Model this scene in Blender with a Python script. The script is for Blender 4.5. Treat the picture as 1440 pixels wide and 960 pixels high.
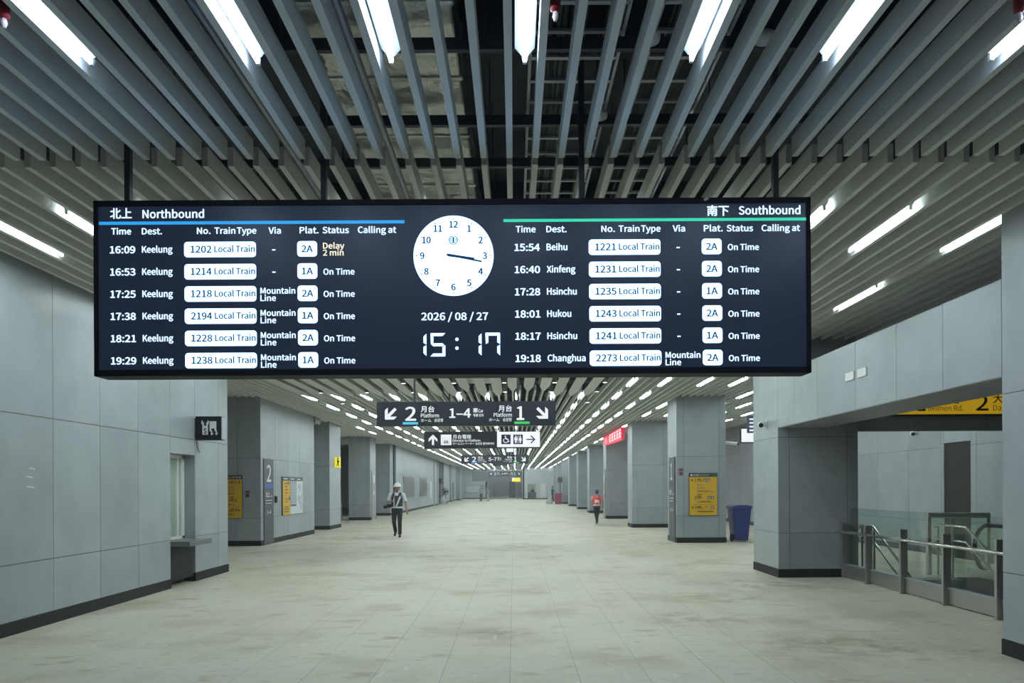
import bpy, bmesh, math, random, os
from mathutils import Vector, Matrix, Euler
random.seed(7)
PI = math.pi
for o in list(bpy.data.objects):
    bpy.data.objects.remove(o)
SC = bpy.context.scene
COL = SC.collection

# ------------------------------------------------------------------ camera, world, exposure
EYE = 1.65
FOC = 1040.0                      # focal length for a 1440-wide frame
cam = bpy.data.cameras.new('camera')
cam.sensor_width = 36.0
cam.lens = FOC * 36.0 / 1440.0
cam.shift_x = -3 / 1440.0
cam.shift_y = 205 / 1440.0
cam.clip_start = 0.05
cam.clip_end = 500
camo = bpy.data.objects.new('camera', cam)
COL.objects.link(camo)
camo.rotation_mode = 'QUATERNION'
camo.rotation_quaternion = (Matrix.Rotation(math.radians(0.3), 3, 'Y') @ Euler((PI / 2, 0, 0)).to_matrix()).to_quaternion()
camo.location = (0, 0, EYE)
SC.camera = camo

world = bpy.data.worlds.new('world')
SC.world = world
world.use_nodes = True
world.node_tree.nodes['Background'].inputs[0].default_value = (0.80, 0.90, 1.0, 1)
world.node_tree.nodes['Background'].inputs[1].default_value = 0.03
_vs = world.node_tree.nodes.new('ShaderNodeVolumeScatter')     # thin dust hanging in the air
_vs.inputs['Color'].default_value = (0.93, 0.98, 1.0, 1)
_vs.inputs['Density'].default_value = 0.0022
_vs.inputs['Anisotropy'].default_value = 0.2
world.node_tree.links.new(_vs.outputs['Volume'], world.node_tree.nodes['World Output'].inputs['Volume'])
SC.view_settings.view_transform = 'Standard'
SC.view_settings.look = 'None'
SC.view_settings.gamma = 1.0
SC.view_settings.use_curve_mapping = False
SC.view_settings.exposure = -0.17
SC.cycles.use_denoising = True
SC.cycles.max_bounces = 8
SC.cycles.diffuse_bounces = 5
SC.cycles.glossy_bounces = 4
SC.cycles.transparent_max_bounces = 16
SC.cycles.sample_clamp_indirect = 6.0
TUBE = 62.0                       # radiance of a fluorescent tube
BOARD = 3.7                       # radiance of the departure board's white LEDs


# ------------------------------------------------------------------ materials
def mat(name, color, rough=0.5, metal=0.0, emit=0.0, ecol=None, spec=0.5):
    m = bpy.data.materials.new(name)
    m.use_nodes = True
    b = m.node_tree.nodes['Principled BSDF']
    b.inputs['Base Color'].default_value = (*color, 1)
    b.inputs['Roughness'].default_value = rough
    b.inputs['Metallic'].default_value = metal
    b.inputs['Specular IOR Level'].default_value = spec
    if emit:
        b.inputs['Emission Color'].default_value = (*(ecol or color), 1)
        b.inputs['Emission Strength'].default_value = emit
    return m


def nodes(m):
    return m.node_tree.nodes, m.node_tree.links, m.node_tree.nodes['Principled BSDF']


def noise_mix(m, c1, c2, scale, detail=6, lo=0.35, hi=0.65, stretch=(1, 1, 1)):
    N, L, b = nodes(m)
    tc = N.new('ShaderNodeTexCoord')
    mp = N.new('ShaderNodeMapping')
    mp.inputs['Scale'].default_value = stretch
    nz = N.new('ShaderNodeTexNoise')
    nz.inputs['Scale'].default_value = scale
    nz.inputs['Detail'].default_value = detail
    r = N.new('ShaderNodeValToRGB')
    r.color_ramp.elements[0].position = lo
    r.color_ramp.elements[1].position = hi
    r.color_ramp.elements[0].color = (*c1, 1)
    r.color_ramp.elements[1].color = (*c2, 1)
    L.new(tc.outputs['Object'], mp.inputs['Vector'])
    L.new(mp.outputs['Vector'], nz.inputs['Vector'])
    L.new(nz.outputs['Fac'], r.inputs['Fac'])
    L.new(r.outputs['Color'], b.inputs['Base Color'])
    return nz, r, mp


def panel_material(name, c1, c2, rough):
    m = mat(name, c1, rough)
    nz, r, mp = noise_mix(m, c1, c2, 2.2, 9, 0.3, 0.7)
    N, L, b = nodes(m)
    geo = N.new('ShaderNodeNewGeometry')
    mr = N.new('ShaderNodeMapRange')
    mr.inputs['To Min'].default_value = 0.90
    mr.inputs['To Max'].default_value = 1.06
    L.new(geo.outputs['Random Per Island'], mr.inputs['Value'])
    mx = N.new('ShaderNodeMix')
    mx.data_type = 'RGBA'
    mx.blend_type = 'MULTIPLY'
    mx.inputs['Factor'].default_value = 1.0
    L.new(r.outputs['Color'], mx.inputs['A'])
    L.new(mr.outputs['Result'], mx.inputs['B'])
    L.new(mx.outputs['Result'], b.inputs['Base Color'])
    n2 = N.new('ShaderNodeTexNoise')
    n2.inputs['Scale'].default_value = 14
    n2.inputs['Detail'].default_value = 5
    tc = N.new('ShaderNodeTexCoord')
    L.new(tc.outputs['Object'], n2.inputs['Vector'])
    m2 = N.new('ShaderNodeMapRange')
    m2.inputs['To Min'].default_value = rough - 0.07
    m2.inputs['To Max'].default_value = rough + 0.10
    L.new(n2.outputs['Fac'], m2.inputs['Value'])
    L.new(m2.outputs['Result'], b.inputs['Roughness'])
    return m


def floor_material():
    m = mat('dusty_tile', (0.5, 0.5, 0.42), 0.5)
    N, L, b = nodes(m)
    tc = N.new('ShaderNodeTexCoord')
    br = N.new('ShaderNodeTexBrick')
    br.offset = 0.0
    br.inputs['Scale'].default_value = 1.0
    br.inputs['Brick Width'].default_value = 1.2
    br.inputs['Row Height'].default_value = 0.6
    br.inputs['Mortar Size'].default_value = 0.004
    br.inputs['Mortar Smooth'].default_value = 0.3
    br.inputs['Color1'].default_value = (0.61, 0.57, 0.45, 1)
    br.inputs['Color2'].default_value = (0.575, 0.54, 0.425, 1)
    br.inputs['Mortar'].default_value = (0.30, 0.28, 0.22, 1)
    mp = N.new('ShaderNodeMapping')
    mp.inputs['Rotation'].default_value = (0, 0, PI / 2)
    mp.inputs['Location'].default_value = (0.0, 0.045, 0)
    L.new(tc.outputs['Object'], mp.inputs['Vector'])
    L.new(mp.outputs['Vector'], br.inputs['Vector'])
    col = br.outputs['Color']

    def layer(col, scale, lo, hi, color, amount, stretch=(1, 1, 1), detail=7):
        mp = N.new('ShaderNodeMapping')
        mp.inputs['Scale'].default_value = stretch
        L.new(tc.outputs['Object'], mp.inputs['Vector'])
        nz = N.new('ShaderNodeTexNoise')
        nz.inputs['Scale'].default_value = scale
        nz.inputs['Detail'].default_value = detail
        L.new(mp.outputs['Vector'], nz.inputs['Vector'])
        r = N.new('ShaderNodeMapRange')
        r.inputs['From Min'].default_value = lo
        r.inputs['From Max'].default_value = hi
        r.inputs['To Max'].default_value = amount
        L.new(nz.outputs['Fac'], r.inputs['Value'])
        mx = N.new('ShaderNodeMix')
        mx.data_type = 'RGBA'
        L.new(r.outputs['Result'], mx.inputs['Factor'])
        L.new(col, mx.inputs['A'])
        mx.inputs['B'].default_value = (*color, 1)
        return mx.outputs['Result']
    col = layer(col, 0.35, 0.45, 0.70, (0.655, 0.625, 0.52), 0.8)          # pale dust
    col = layer(col, 0.8, 0.52, 0.72, (0.37, 0.325, 0.22), 0.75)           # brown tracks
    col = layer(col, 1.7, 0.60, 0.74, (0.28, 0.23, 0.14), 0.75, (1, 2.2, 1))
    col = layer(col, 9.0, 0.62, 0.78, (0.36, 0.33, 0.25), 0.35)

    def patch(col, cx, cy, rx, ry, color, amount):
        mp = N.new('ShaderNodeMapping')
        mp.inputs['Location'].default_value = (-cx / rx, -cy / ry, 0)
        mp.inputs['Scale'].default_value = (1 / rx, 1 / ry, 1)
        L.new(tc.outputs['Object'], mp.inputs['Vector'])
        ln = N.new('ShaderNodeVectorMath')
        ln.operation = 'LENGTH'
        L.new(mp.outputs['Vector'], ln.inputs[0])
        nz = N.new('ShaderNodeTexNoise')
        nz.inputs['Scale'].default_value = 2.6
        nz.inputs['Detail'].default_value = 10
        nz.inputs['Roughness'].default_value = 0.65
        L.new(tc.outputs['Object'], nz.inputs['Vector'])
        r = N.new('ShaderNodeMapRange')
        r.inputs['From Min'].default_value = 1.0
        r.inputs['From Max'].default_value = 0.1
        r.inputs['To Max'].default_value = 1.0
        L.new(ln.outputs['Value'], r.inputs['Value'])
        r2 = N.new('ShaderNodeMapRange')
        r2.inputs['From Min'].default_value = 0.42
        r2.inputs['From Max'].default_value = 0.62
        r2.inputs['To Max'].default_value = amount
        L.new(nz.outputs['Fac'], r2.inputs['Value'])
        mu = N.new('ShaderNodeMath')
        mu.operation = 'MULTIPLY'
        L.new(r.outputs['Result'], mu.inputs[0])
        L.new(r2.outputs['Result'], mu.inputs[1])
        mx = N.new('ShaderNodeMix')
        mx.data_type = 'RGBA'
        L.new(mu.outputs[0], mx.inputs['Factor'])
        L.new(col, mx.inputs['A'])
        mx.inputs['B'].default_value = (*color, 1)
        return mx.outputs['Result']
    for cx, cy, rx, ry in ((4.3, 12.4, 1.5, 1.0), (3.0, 11.0, 1.6, 0.6), (3.4, 7.6, 1.5, 1.0), (-0.15, 8.4, 0.5, 0.5), (0.4, 20.5, 1.6, 1.2), (-5.2, 24.5, 2.6, 1.5), (-2.5, 17.8, 3.0, 0.5), (2.4, 9.2, 1.2, 0.7)):
        col = patch(col, cx, cy, rx, ry, (0.27, 0.21, 0.12), 0.9)
    col = layer(col, 5.0, 0.60, 0.68, (0.32, 0.27, 0.17), 0.5, (1, 4.5, 1), 9)    # scuffs
    col = layer(col, 3.0, 0.63, 0.70, (0.70, 0.69, 0.62), 0.6, (3.5, 1, 1), 9)
    L.new(col, b.inputs['Base Color'])
    n2 = N.new('ShaderNodeTexNoise')
    n2.inputs['Scale'].default_value = 1.2
    n2.inputs['Detail'].default_value = 6
    L.new(tc.outputs['Object'], n2.inputs['Vector'])
    r2 = N.new('ShaderNodeMapRange')
    r2.inputs['To Min'].default_value = 0.32
    r2.inputs['To Max'].default_value = 0.62
    L.new(n2.outputs['Fac'], r2.inputs['Value'])
    L.new(r2.outputs['Result'], b.inputs['Roughness'])
    return m


def glass_material(name, tint, refl=0.10):
    m = bpy.data.materials.new(name)
    m.use_nodes = True
    N, L = m.node_tree.nodes, m.node_tree.links
    N.clear()
    out = N.new('ShaderNodeOutputMaterial')
    tr = N.new('ShaderNodeBsdfTransparent')
    tr.inputs['Color'].default_value = (*tint, 1)
    gl = N.new('ShaderNodeBsdfGlossy')
    gl.inputs['Roughness'].default_value = 0.03
    lw = N.new('ShaderNodeLayerWeight')
    lw.inputs['Blend'].default_value = 0.5
    pw = N.new('ShaderNodeMath')
    pw.operation = 'POWER'
    pw.inputs[1].default_value = 3.0
    L.new(lw.outputs['Facing'], pw.inputs[0])
    fr = N.new('ShaderNodeMapRange')
    fr.inputs['To Min'].default_value = 0.025
    fr.inputs['To Max'].default_value = 0.45
    L.new(pw.outputs[0], fr.inputs['Value'])
    mx = N.new('ShaderNodeMixShader')
    L.new(fr.outputs['Result'], mx.inputs['Fac'])
    L.new(tr.outputs['BSDF'], mx.inputs[1])
    L.new(gl.outputs['BSDF'], mx.inputs[2])
    L.new(mx.outputs['Shader'], out.inputs['Surface'])
    return m


M = {}
M['panel'] = panel_material('grey_wall_panel', (0.285, 0.318, 0.338), (0.340, 0.374, 0.394), 0.38)
M['farbright'] = mat('far_wall_brightened', (0.52, 0.55, 0.56), 0.5)  # wall grey made lighter; the far end's brighter light is in this colour
M['joint'] = mat('panel_joint', (0.07, 0.075, 0.08), 0.8)
M['plinth'] = mat('dark_plinth', (0.016, 0.017, 0.016), 0.6, spec=0.25)
M['slat'] = mat('slat_paint', (0.68, 0.70, 0.675), 0.85, spec=0.12)
M['floor'] = floor_material()
M['void'] = mat('ceiling_void', (0.035, 0.038, 0.042), 0.85)
M['black'] = mat('black_plastic', (0.010, 0.011, 0.014), 0.6, spec=0.2)
M['darkgrey'] = mat('dark_grey', (0.05, 0.053, 0.057), 0.5)
M['grey'] = mat('mid_grey', (0.25, 0.26, 0.27), 0.5)
M['doorblack'] = mat('dark_doorway', (0.02, 0.02, 0.02), 0.8)
M['white'] = mat('white_plastic', (0.75, 0.76, 0.75), 0.4)
M['steel'] = mat('brushed_steel', (0.42, 0.42, 0.40), 0.38, 0.85)
M['chrome'] = mat('polished_steel', (0.72, 0.73, 0.72), 0.16, 1.0)
M['brightrail'] = mat('bright_rail', (0.72, 0.74, 0.73), 0.34, 0.75)
M['strut'] = mat('black_strut', (0.03, 0.03, 0.035), 0.5)
M['galv'] = mat('galvanised', (0.42, 0.45, 0.50), 0.45, 0.6)
M['cable'] = mat('cable_jacket', (0.06, 0.075, 0.05), 0.6)
M['tubecool'] = mat('cool_tube_glow', (0.9, 0.97, 0.95), 0.4, 0, TUBE * 0.62, (0.66, 0.84, 1.12))
M['tube'] = mat('tube_glow', (0.9, 0.97, 0.95), 0.4, 0, TUBE, (0.84, 0.98, 1.0))
M['tubecap'] = mat('tube_cap', (0.8, 0.82, 0.82), 0.4)
M['batten'] = mat('white_batten', (0.85, 0.87, 0.86), 0.4)
M['lens'] = mat('downlight_lens', (0.9, 0.9, 0.9), 0.4, 0, 3.0, (0.92, 1.0, 0.97))
M['glass'] = glass_material('green_glass', (0.90, 0.95, 0.92))
M['clearglass'] = glass_material('clear_glass', (0.90, 0.94, 0.92))
M['ledwhite'] = mat('led_white', (0.1, 0.1, 0.1), 0.5, 0, BOARD, (0.36, 0.63, 1.0))
M['ledtext'] = mat('led_text', (0.1, 0.1, 0.1), 0.5, 0, 2.1, (0.55, 0.76, 1.0))
M['ledwarm'] = mat('led_amber_white', (0.1, 0.1, 0.1), 0.5, 0, 1.35, (1.0, 0.93, 0.68))
M['ledblue'] = mat('led_blue', (0.02, 0.05, 0.1), 0.5, 0, 1.0, (0.03, 0.42, 1.0))
M['ledgreen'] = mat('led_green', (0.02, 0.1, 0.05), 0.5, 0, 0.85, (0.05, 0.90, 0.55))
M['inkblue'] = mat('led_ink_blue', (0.006, 0.02, 0.08), 0.5, 0, 0.10, (0.02, 0.22, 0.95))
M['handblue'] = mat('led_hand_blue', (0.006, 0.02, 0.08), 0.5, 0, 0.08, (0.02, 0.22, 0.95))
M['screen'] = mat('led_screen', (0.012, 0.015, 0.022), 0.35, 0, 0.022, (0.45, 0.75, 1.6))
M['signface'] = mat('sign_face_navy', (0.018, 0.024, 0.036), 0.4)
M['signtext'] = mat('sign_text_lit', (0.2, 0.2, 0.2), 0.5, 0, 0.95, (0.90, 0.97, 1.0))
M['signwhite'] = mat('sign_white_lit', (0.2, 0.2, 0.2), 0.5, 0, 1.05, (0.92, 0.97, 1.0))
M['signcyan'] = mat('sign_cyan_lit', (0.02, 0.2, 0.3), 0.5, 0, 0.8, (0.09, 0.66, 0.90))
M['signblue'] = mat('sign_blue_lit', (0.02, 0.1, 0.3), 0.5, 0, 0.7, (0.07, 0.38, 0.90))
M['signgreen'] = mat('sign_green_lit', (0.02, 0.3, 0.05), 0.5, 0, 0.7, (0.06, 0.70, 0.14))
M['signnavy'] = mat('sign_navy_ink', (0.02, 0.035, 0.10), 0.5)
M['signboxgrey'] = mat('board_back', (0.11, 0.12, 0.13), 0.6)
M['yellow'] = mat('poster_yellow', (0.62, 0.36, 0.015), 0.5)
M['yellowlit'] = mat('sign_yellow_lit', (0.5, 0.32, 0.02), 0.5, 0, 0.35, (1.0, 0.60, 0.02))
M['yellowbright'] = mat('sign_yellow_glow', (0.6, 0.5, 0.02), 0.5, 0, 0.8, (1.0, 0.85, 0.02))
M['ink'] = mat('black_ink', (0.012, 0.012, 0.012), 0.6)
M['postergrey'] = mat('poster_grey', (0.30, 0.34, 0.37), 0.5)
M['posterwhite'] = mat('poster_white', (0.62, 0.66, 0.68), 0.5)
M['posterblue'] = mat('poster_blue', (0.03, 0.07, 0.14), 0.5)
M['pylon'] = mat('pylon_grey', (0.052, 0.057, 0.065), 0.45)
M['pylonblue'] = mat('pylon_blue', (0.05, 0.11, 0.42), 0.5)
M['print'] = mat('white_print', (0.72, 0.75, 0.76), 0.5)
M['redlit'] = mat('sign_red_lit', (0.4, 0.02, 0.05), 0.5, 0, 0.55, (1.0, 0.05, 0.12))
M['pinklit'] = mat('sign_pink_lit', (0.8, 0.5, 0.5), 0.5, 0, 0.9, (1.0, 0.72, 0.75))
M['red'] = mat('red_wrap', (0.30, 0.015, 0.02), 0.4)
M['clearcap'] = mat('clear_cap', (0.6, 0.5, 0.5), 0.2)
M['bin'] = mat('bin_blue', (0.022, 0.035, 0.155), 0.42)
M['binlid'] = mat('bin_lid_blue', (0.030, 0.045, 0.19), 0.38)
M['rubber'] = mat('rubber', (0.012, 0.012, 0.013), 0.7)
M['maroon'] = mat('bin_maroon', (0.24, 0.03, 0.06), 0.5)
M['skin'] = mat('skin', (0.36, 0.20, 0.14), 0.55)
M['hair'] = mat('hair', (0.012, 0.010, 0.010), 0.6)
M['shirt'] = mat('shirt_white', (0.74, 0.76, 0.77), 0.7)
M['vest'] = mat('vest_navy', (0.02, 0.022, 0.035), 0.7)
M['tape'] = mat('reflective_tape', (0.72, 0.75, 0.76), 0.35)
M['trouser'] = mat('trousers_black', (0.014, 0.017, 0.020), 0.8)
M['shoe'] = mat('shoe_black', (0.012, 0.012, 0.012), 0.5)
M['helmetwhite'] = mat('helmet_white', (0.78, 0.80, 0.80), 0.3)
M['helmetblue'] = mat('helmet_blue', (0.03, 0.055, 0.16), 0.3)
M['helmetyellow'] = mat('helmet_yellow', (0.70, 0.45, 0.05), 0.35)
M['orange'] = mat('vest_orange', (0.80, 0.06, 0.035), 0.6, 0)
M['pink'] = mat('shirt_pink', (0.62, 0.25, 0.30), 0.7)
M['olive'] = mat('trousers_olive', (0.10, 0.10, 0.04), 0.8)
M['greycloth'] = mat('grey_cloth', (0.22, 0.25, 0.29), 0.8)
M['sack'] = mat('white_sack', (0.40, 0.42, 0.42), 0.8)
M['counter'] = mat('counter_grey', (0.11, 0.12, 0.12), 0.35)
M['roomwhite'] = mat('room_white', (0.70, 0.74, 0.66), 0.6)
M['step'] = mat('stair_step', (0.33, 0.36, 0.31), 0.5)
M['label_panel'] = mat('light_label', (0.55, 0.57, 0.58), 0.5)
foil = mat('duct_foil', (0.62, 0.63, 0.58), 0.28, 0.85)
noise_mix(foil, (0.45, 0.46, 0.41), (0.72, 0.72, 0.66), 1.6, 8)
_N, _L, _b = nodes(foil)
_w = _N.new('ShaderNodeTexNoise')
_w.inputs['Scale'].default_value = 5.5
_w.inputs['Detail'].default_value = 7
_tc = _N.new('ShaderNodeTexCoord')
_L.new(_tc.outputs['Object'], _w.inputs['Vector'])
_bp = _N.new('ShaderNodeBump')
_bp.inputs['Strength'].default_value = 0.55
_bp.inputs['Distance'].default_value = 0.08
_L.new(_w.outputs['Fac'], _bp.inputs['Height'])
_L.new(_bp.outputs['Normal'], _b.inputs['Normal'])
M['foil'] = foil


# ------------------------------------------------------------------ mesh building
class MB:
    """Collects geometry, with a material per face, and links it as one object."""

    def __init__(self):
        self.v, self.f, self.m, self.s, self.mats = [], [], [], [], []

    def mi(self, m):
        if m not in self.mats:
            self.mats.append(m)
        return self.mats.index(m)

    def add(self, vs, fs, m, smooth=False):
        n, k = len(self.v), self.mi(m)
        self.v += [tuple(p) for p in vs]
        for f in fs:
            self.f.append([i + n for i in f])
            self.m.append(k)
            self.s.append(smooth)
        return self

    def box(self, x0, x1, y0, y1, z0, z1, m):
        vs = [(x, y, z) for x in (x0, x1) for y in (y0, y1) for z in (z0, z1)]
        fs = [(0, 1, 3, 2), (4, 6, 7, 5), (0, 4, 5, 1), (2, 3, 7, 6), (0, 2, 6, 4), (1, 5, 7, 3)]
        return self.add(vs, fs, m)

    def slab(self, o, r, u, n, a0, a1, b0, b1, t, m):
        """A box on a face: right r, up u, thickness t along n."""
        o, r, u, n = Vector(o), Vector(r), Vector(u), Vector(n)
        vs = [o + r * a + u * b + n * c for a in (a0, a1) for b in (b0, b1) for c in (0, t)]
        fs = [(0, 1, 3, 2), (4, 6, 7, 5), (0, 4, 5, 1), (2, 3, 7, 6), (0, 2, 6, 4), (1, 5, 7, 3)]
        return self.add(vs, fs, m)

    def prism(self, poly, o, r, u, n, t, m):
        """Polygon (a, b) in the r/u plane, extruded by t along n."""
        o, r, u, n = Vector(o), Vector(r), Vector(u), Vector(n)
        k = len(poly)
        vs = [o + r * a + u * b for a, b in poly] + [o + r * a + u * b + n * t for a, b in poly]
        fs = [list(range(k)), list(range(2 * k - 1, k - 1, -1))]
        fs += [(i, (i + 1) % k, k + (i + 1) % k, k + i) for i in range(k)]
        return self.add(vs, fs, m)

    def sweep(self, pts, radii, m, n=12, squash=1.0, cap=True, smooth=True):
        """Tapered round tube along a polyline."""
        pts = [Vector(p) for p in pts]
        if not hasattr(radii, '__len__'):
            radii = [radii] * len(pts)
        vs, fs = [], []
        up = Vector((0, 0, 1))
        ref = None
        for i, p in enumerate(pts):
            d = (pts[min(i + 1, len(pts) - 1)] - pts[max(i - 1, 0)]).normalized()
            if ref is None:
                ref = d.cross(up)
                if ref.length < 0.05:
                    ref = Vector((1, 0, 0))
            ref = (ref - d * ref.dot(d)).normalized()
            b = d.cross(ref)
            for k in range(n):
                a = 2 * PI * k / n
                vs.append(p + (ref * math.cos(a) + b * math.sin(a) * squash) * radii[i])
        for i in range(len(pts) - 1):
            for k in range(n):
                fs.append((i * n + k, i * n + (k + 1) % n, (i + 1) * n + (k + 1) % n, (i + 1) * n + k))
        self.add(vs, fs, m, smooth)
        if cap:
            self.add(vs[:n], [list(range(n))[::-1]], m)
            self.add(vs[-n:], [list(range(n))], m)
        return self

    def cyl(self, p0, p1, r, m, n=16, r2=None):
        return self.sweep([p0, p1], [r, r if r2 is None else r2], m, n)

    def ball(self, c, r, m, n=14, k=10, cut=None):
        if not hasattr(r, '__len__'):
            r = (r, r, r)
        vs, fs = [], []
        for i in range(k + 1):
            t = -PI / 2 + PI * i / k
            if cut is not None:
                t = max(t, cut)
            for j in range(n):
                a = 2 * PI * j / n
                vs.append((c[0] + r[0] * math.cos(t) * math.cos(a), c[1] + r[1] * math.cos(t) * math.sin(a), c[2] + r[2] * math.sin(t)))
        for i in range(k):
            for j in range(n):
                fs.append((i * n + j, i * n + (j + 1) % n, (i + 1) * n + (j + 1) % n, (i + 1) * n + j))
        return self.add(vs, fs, m, True)

    def loft(self, rings, m, n=24, cap=True):
        """rings: (cx, cy, z, rx, ry)"""
        vs, fs = [], []
        for cx, cy, z, rx, ry in rings:
            for j in range(n):
                a = 2 * PI * j / n
                vs.append((cx + rx * math.cos(a), cy + ry * math.sin(a), z))
        for i in range(len(rings) - 1):
            for j in range(n):
                fs.append((i * n + j, i * n + (j + 1) % n, (i + 1) * n + (j + 1) % n, (i + 1) * n + j))
        self.add(vs, fs, m, True)
        if cap:
            self.add(vs[:n], [list(range(n))[::-1]], m)
            self.add(vs[-n:], [list(range(n))], m)
        return self

    def build(self, name, parent=None, label=None, cat=None, group=None, kind=None, base=None, voxel=None, bevel=None):
        me = bpy.data.meshes.new(name)
        off = Vector((0, 0, 0))
        if base is not None:
            off = Vector(base)
        elif parent is not None:
            p = parent
            while p is not None:
                off += p.location
                p = p.parent
        me.from_pydata([Vector(p) - off for p in self.v], [], self.f)
        for m in self.mats:
            me.materials.append(m)
        me.polygons.foreach_set('material_index', self.m)
        me.polygons.foreach_set('use_smooth', self.s)
        me.update()
        bm = bmesh.new()
        bm.from_mesh(me)
        bmesh.ops.recalc_face_normals(bm, faces=bm.faces)
        bm.to_mesh(me)
        bm.free()
        o = bpy.data.objects.new(name, me)
        if base is not None:
            o.location = base
        COL.objects.link(o)
        if voxel:
            md = o.modifiers.new('fuse', 'REMESH')
            md.mode = 'VOXEL'
            md.voxel_size = voxel
            md.use_smooth_shade = True
            sm = o.modifiers.new('soften', 'SMOOTH')
            sm.factor = 0.5
            sm.iterations = 2
        if bevel:
            bv = o.modifiers.new('edge', 'BEVEL')
            bv.width = bevel
            bv.segments = 2
            bv.limit_method = 'ANGLE'
        if voxel or bevel:
            dg = bpy.context.evaluated_depsgraph_get()
            me2 = bpy.data.meshes.new_from_object(o.evaluated_get(dg))
            o.modifiers.clear()
            o.data = me2
            if voxel:
                me2.materials.clear()
                me2.materials.append(self.mats[0])
        if parent is not None:
            o.parent = parent
        tag(o, label, cat, group, kind)
        return o


def tag(o, label=None, cat=None, group=None, kind=None):
    if label:
        o['label'] = label
    if cat:
        o['category'] = cat
    if group:
        o['group'] = group
    if kind:
        o['kind'] = kind
    return o


def thing(name, label, cat, loc=(0, 0, 0), rz=0.0, group=None, kind=None):
    o = bpy.data.objects.new(name, None)
    o.location = loc
    o.rotation_euler = (0, 0, rz)
    COL.objects.link(o)
    return tag(o, label, cat, group, kind)


def dup(root, loc, label=None, group=None):
    r = root.copy()
    COL.objects.link(r)
    r.location = loc
    if label:
        r['label'] = label
    if group:
        r['group'] = group
    for ch in root.children:
        c = ch.copy()
        COL.objects.link(c)
        c.parent = r
        for g in ch.children:
            d = g.copy()
            COL.objects.link(d)
            d.parent = c
    return r


# ------------------------------------------------------------------ lettering
FONT = None
try:
    FONT = bpy.data.fonts.load(os.path.join(bpy.utils.system_resource('DATAFILES'), 'fonts', 'Noto Sans CJK Regular.woff2'))
except Exception:
    FONT = None
_glyph = {}


def glyphs(body, res=3):
    if body in _glyph:
        return _glyph[body]
    c = bpy.data.curves.new('lettering', 'FONT')
    if FONT:
        c.font = FONT
    c.body = body
    c.resolution_u = res
    o = bpy.data.objects.new('lettering', c)
    COL.objects.link(o)
    dg = bpy.context.evaluated_depsgraph_get()
    me = bpy.data.meshes.new_from_object(o.evaluated_get(dg))
    vs = [(v.co.x, v.co.y) for v in me.vertices]
    fs = [list(p.vertices) for p in me.polygons]
    bpy.data.objects.remove(o)
    bpy.data.curves.remove(c)
    bpy.data.meshes.remove(me)
    xs, ys = [v[0] for v in vs], [v[1] for v in vs]
    _glyph[body] = (vs, fs, (min(xs), max(xs), min(ys), max(ys)))
    return _glyph[body]


CAP = None


def text(mb, body, o, r, u, n, h, m, w=None, align='L', bold=0.03, tight=False, lift=0.004):
    """Flat lettering: origin o = left (or right/centre) end of the baseline, h = capital height
    (or the height of the writing itself if tight), w = forced width."""
    global CAP
    if CAP is None:
        CAP = glyphs('H')[2][3]
    vs, fs, (x0, x1, y0, y1) = glyphs(body)
    sy = h / ((y1 - y0) if tight else CAP)
    sx = sy if w is None else w / (x1 - x0)
    W = (x1 - x0) * sx
    ox = -x0 * sx - (0 if align == 'L' else W if align == 'R' else W / 2)
    oy = -y0 * sy if tight else 0
    o, r, u, n = Vector(o), Vector(r), Vector(u), Vector(n)
    b = bold * h
    shifts = [(0, 0)] if not bold else [(-b, 0), (b, 0), (0, b * 0.7), (0, -b * 0.7)]
    for k, (dx, dy) in enumerate(shifts):
        mb.add([o + r * (ox + x * sx + dx) + u * (oy + y * sy + dy) + n * (lift + k * 0.0002) for x, y in vs], fs, m)


def rrect(w, h, rad, n=5):
    pts = []
    for cx, cy, a0 in ((w - rad, h - rad, 0), (rad, h - rad, 90), (rad, rad, 180), (w - rad, rad, 270)):
        for k in range(n + 1):
            a = math.radians(a0 + 90 * k / n)
            pts.append((cx + rad * math.cos(a), cy + rad * math.sin(a)))
    return pts


def disc(cx, cy, r, n=48):
    return [(cx + r * math.cos(2 * PI * k / n), cy + r * math.sin(2 * PI * k / n)) for k in range(n)]


def ring(mb, cx, cy, r, w, o, R, U, N, t, m, n=40, a0=0, a1=360):
    for k in range(n):
        a, b = math.radians(a0 + (a1 - a0) * k / n), math.radians(a0 + (a1 - a0) * (k + 1) / n)
        mb.prism([(cx + (r - w) * math.cos(a), cy + (r - w) * math.sin(a)), (cx + r * math.cos(a), cy + r * math.sin(a)),
                  (cx + r * math.cos(b), cy + r * math.sin(b)), (cx + (r - w) * math.cos(b), cy + (r - w) * math.sin(b))], o, R, U, N, t, m)


def arrow(mb, cx, cy, size, deg, o, R, U, N, m, wt=0.17):
    """Arrow centred on (cx, cy), pointing up when deg = 0, turned clockwise."""
    s = size
    shaft = [(-wt / 2, -0.5), (wt / 2, -0.5), (wt / 2, 0.36), (-wt / 2, 0.36)]
    q = wt * 0.75
    wl = [(0, 0.5), (-0.42, 0.08), (-0.42, 0.08 - 1.9 * q), (0, 0.5 - 1.9 * q)]
    wr = [(-x, y) for x, y in wl][::-1]
    a = math.radians(-deg)
    for k, poly in enumerate((shaft, wl, wr)):
        mb.prism([(cx + s * (x * math.cos(a) - y * math.sin(a)), cy + s * (x * math.sin(a) + y * math.cos(a))) for x, y in poly], o, R, U, N, 0.003 + 0.0004 * k, m)


RX, RY, RZ = Vector((1, 0, 0)), Vector((0, 1, 0)), Vector((0, 0, 1))
FRONT = (RX, RZ, -RY)            # faces the camera side (-Y)
EAST = (RY, RZ, RX)              # faces +X (walls on the left of the hall)
WEST = (-RY, RZ, -RX)            # faces -X (walls on the right of the hall)


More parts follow.
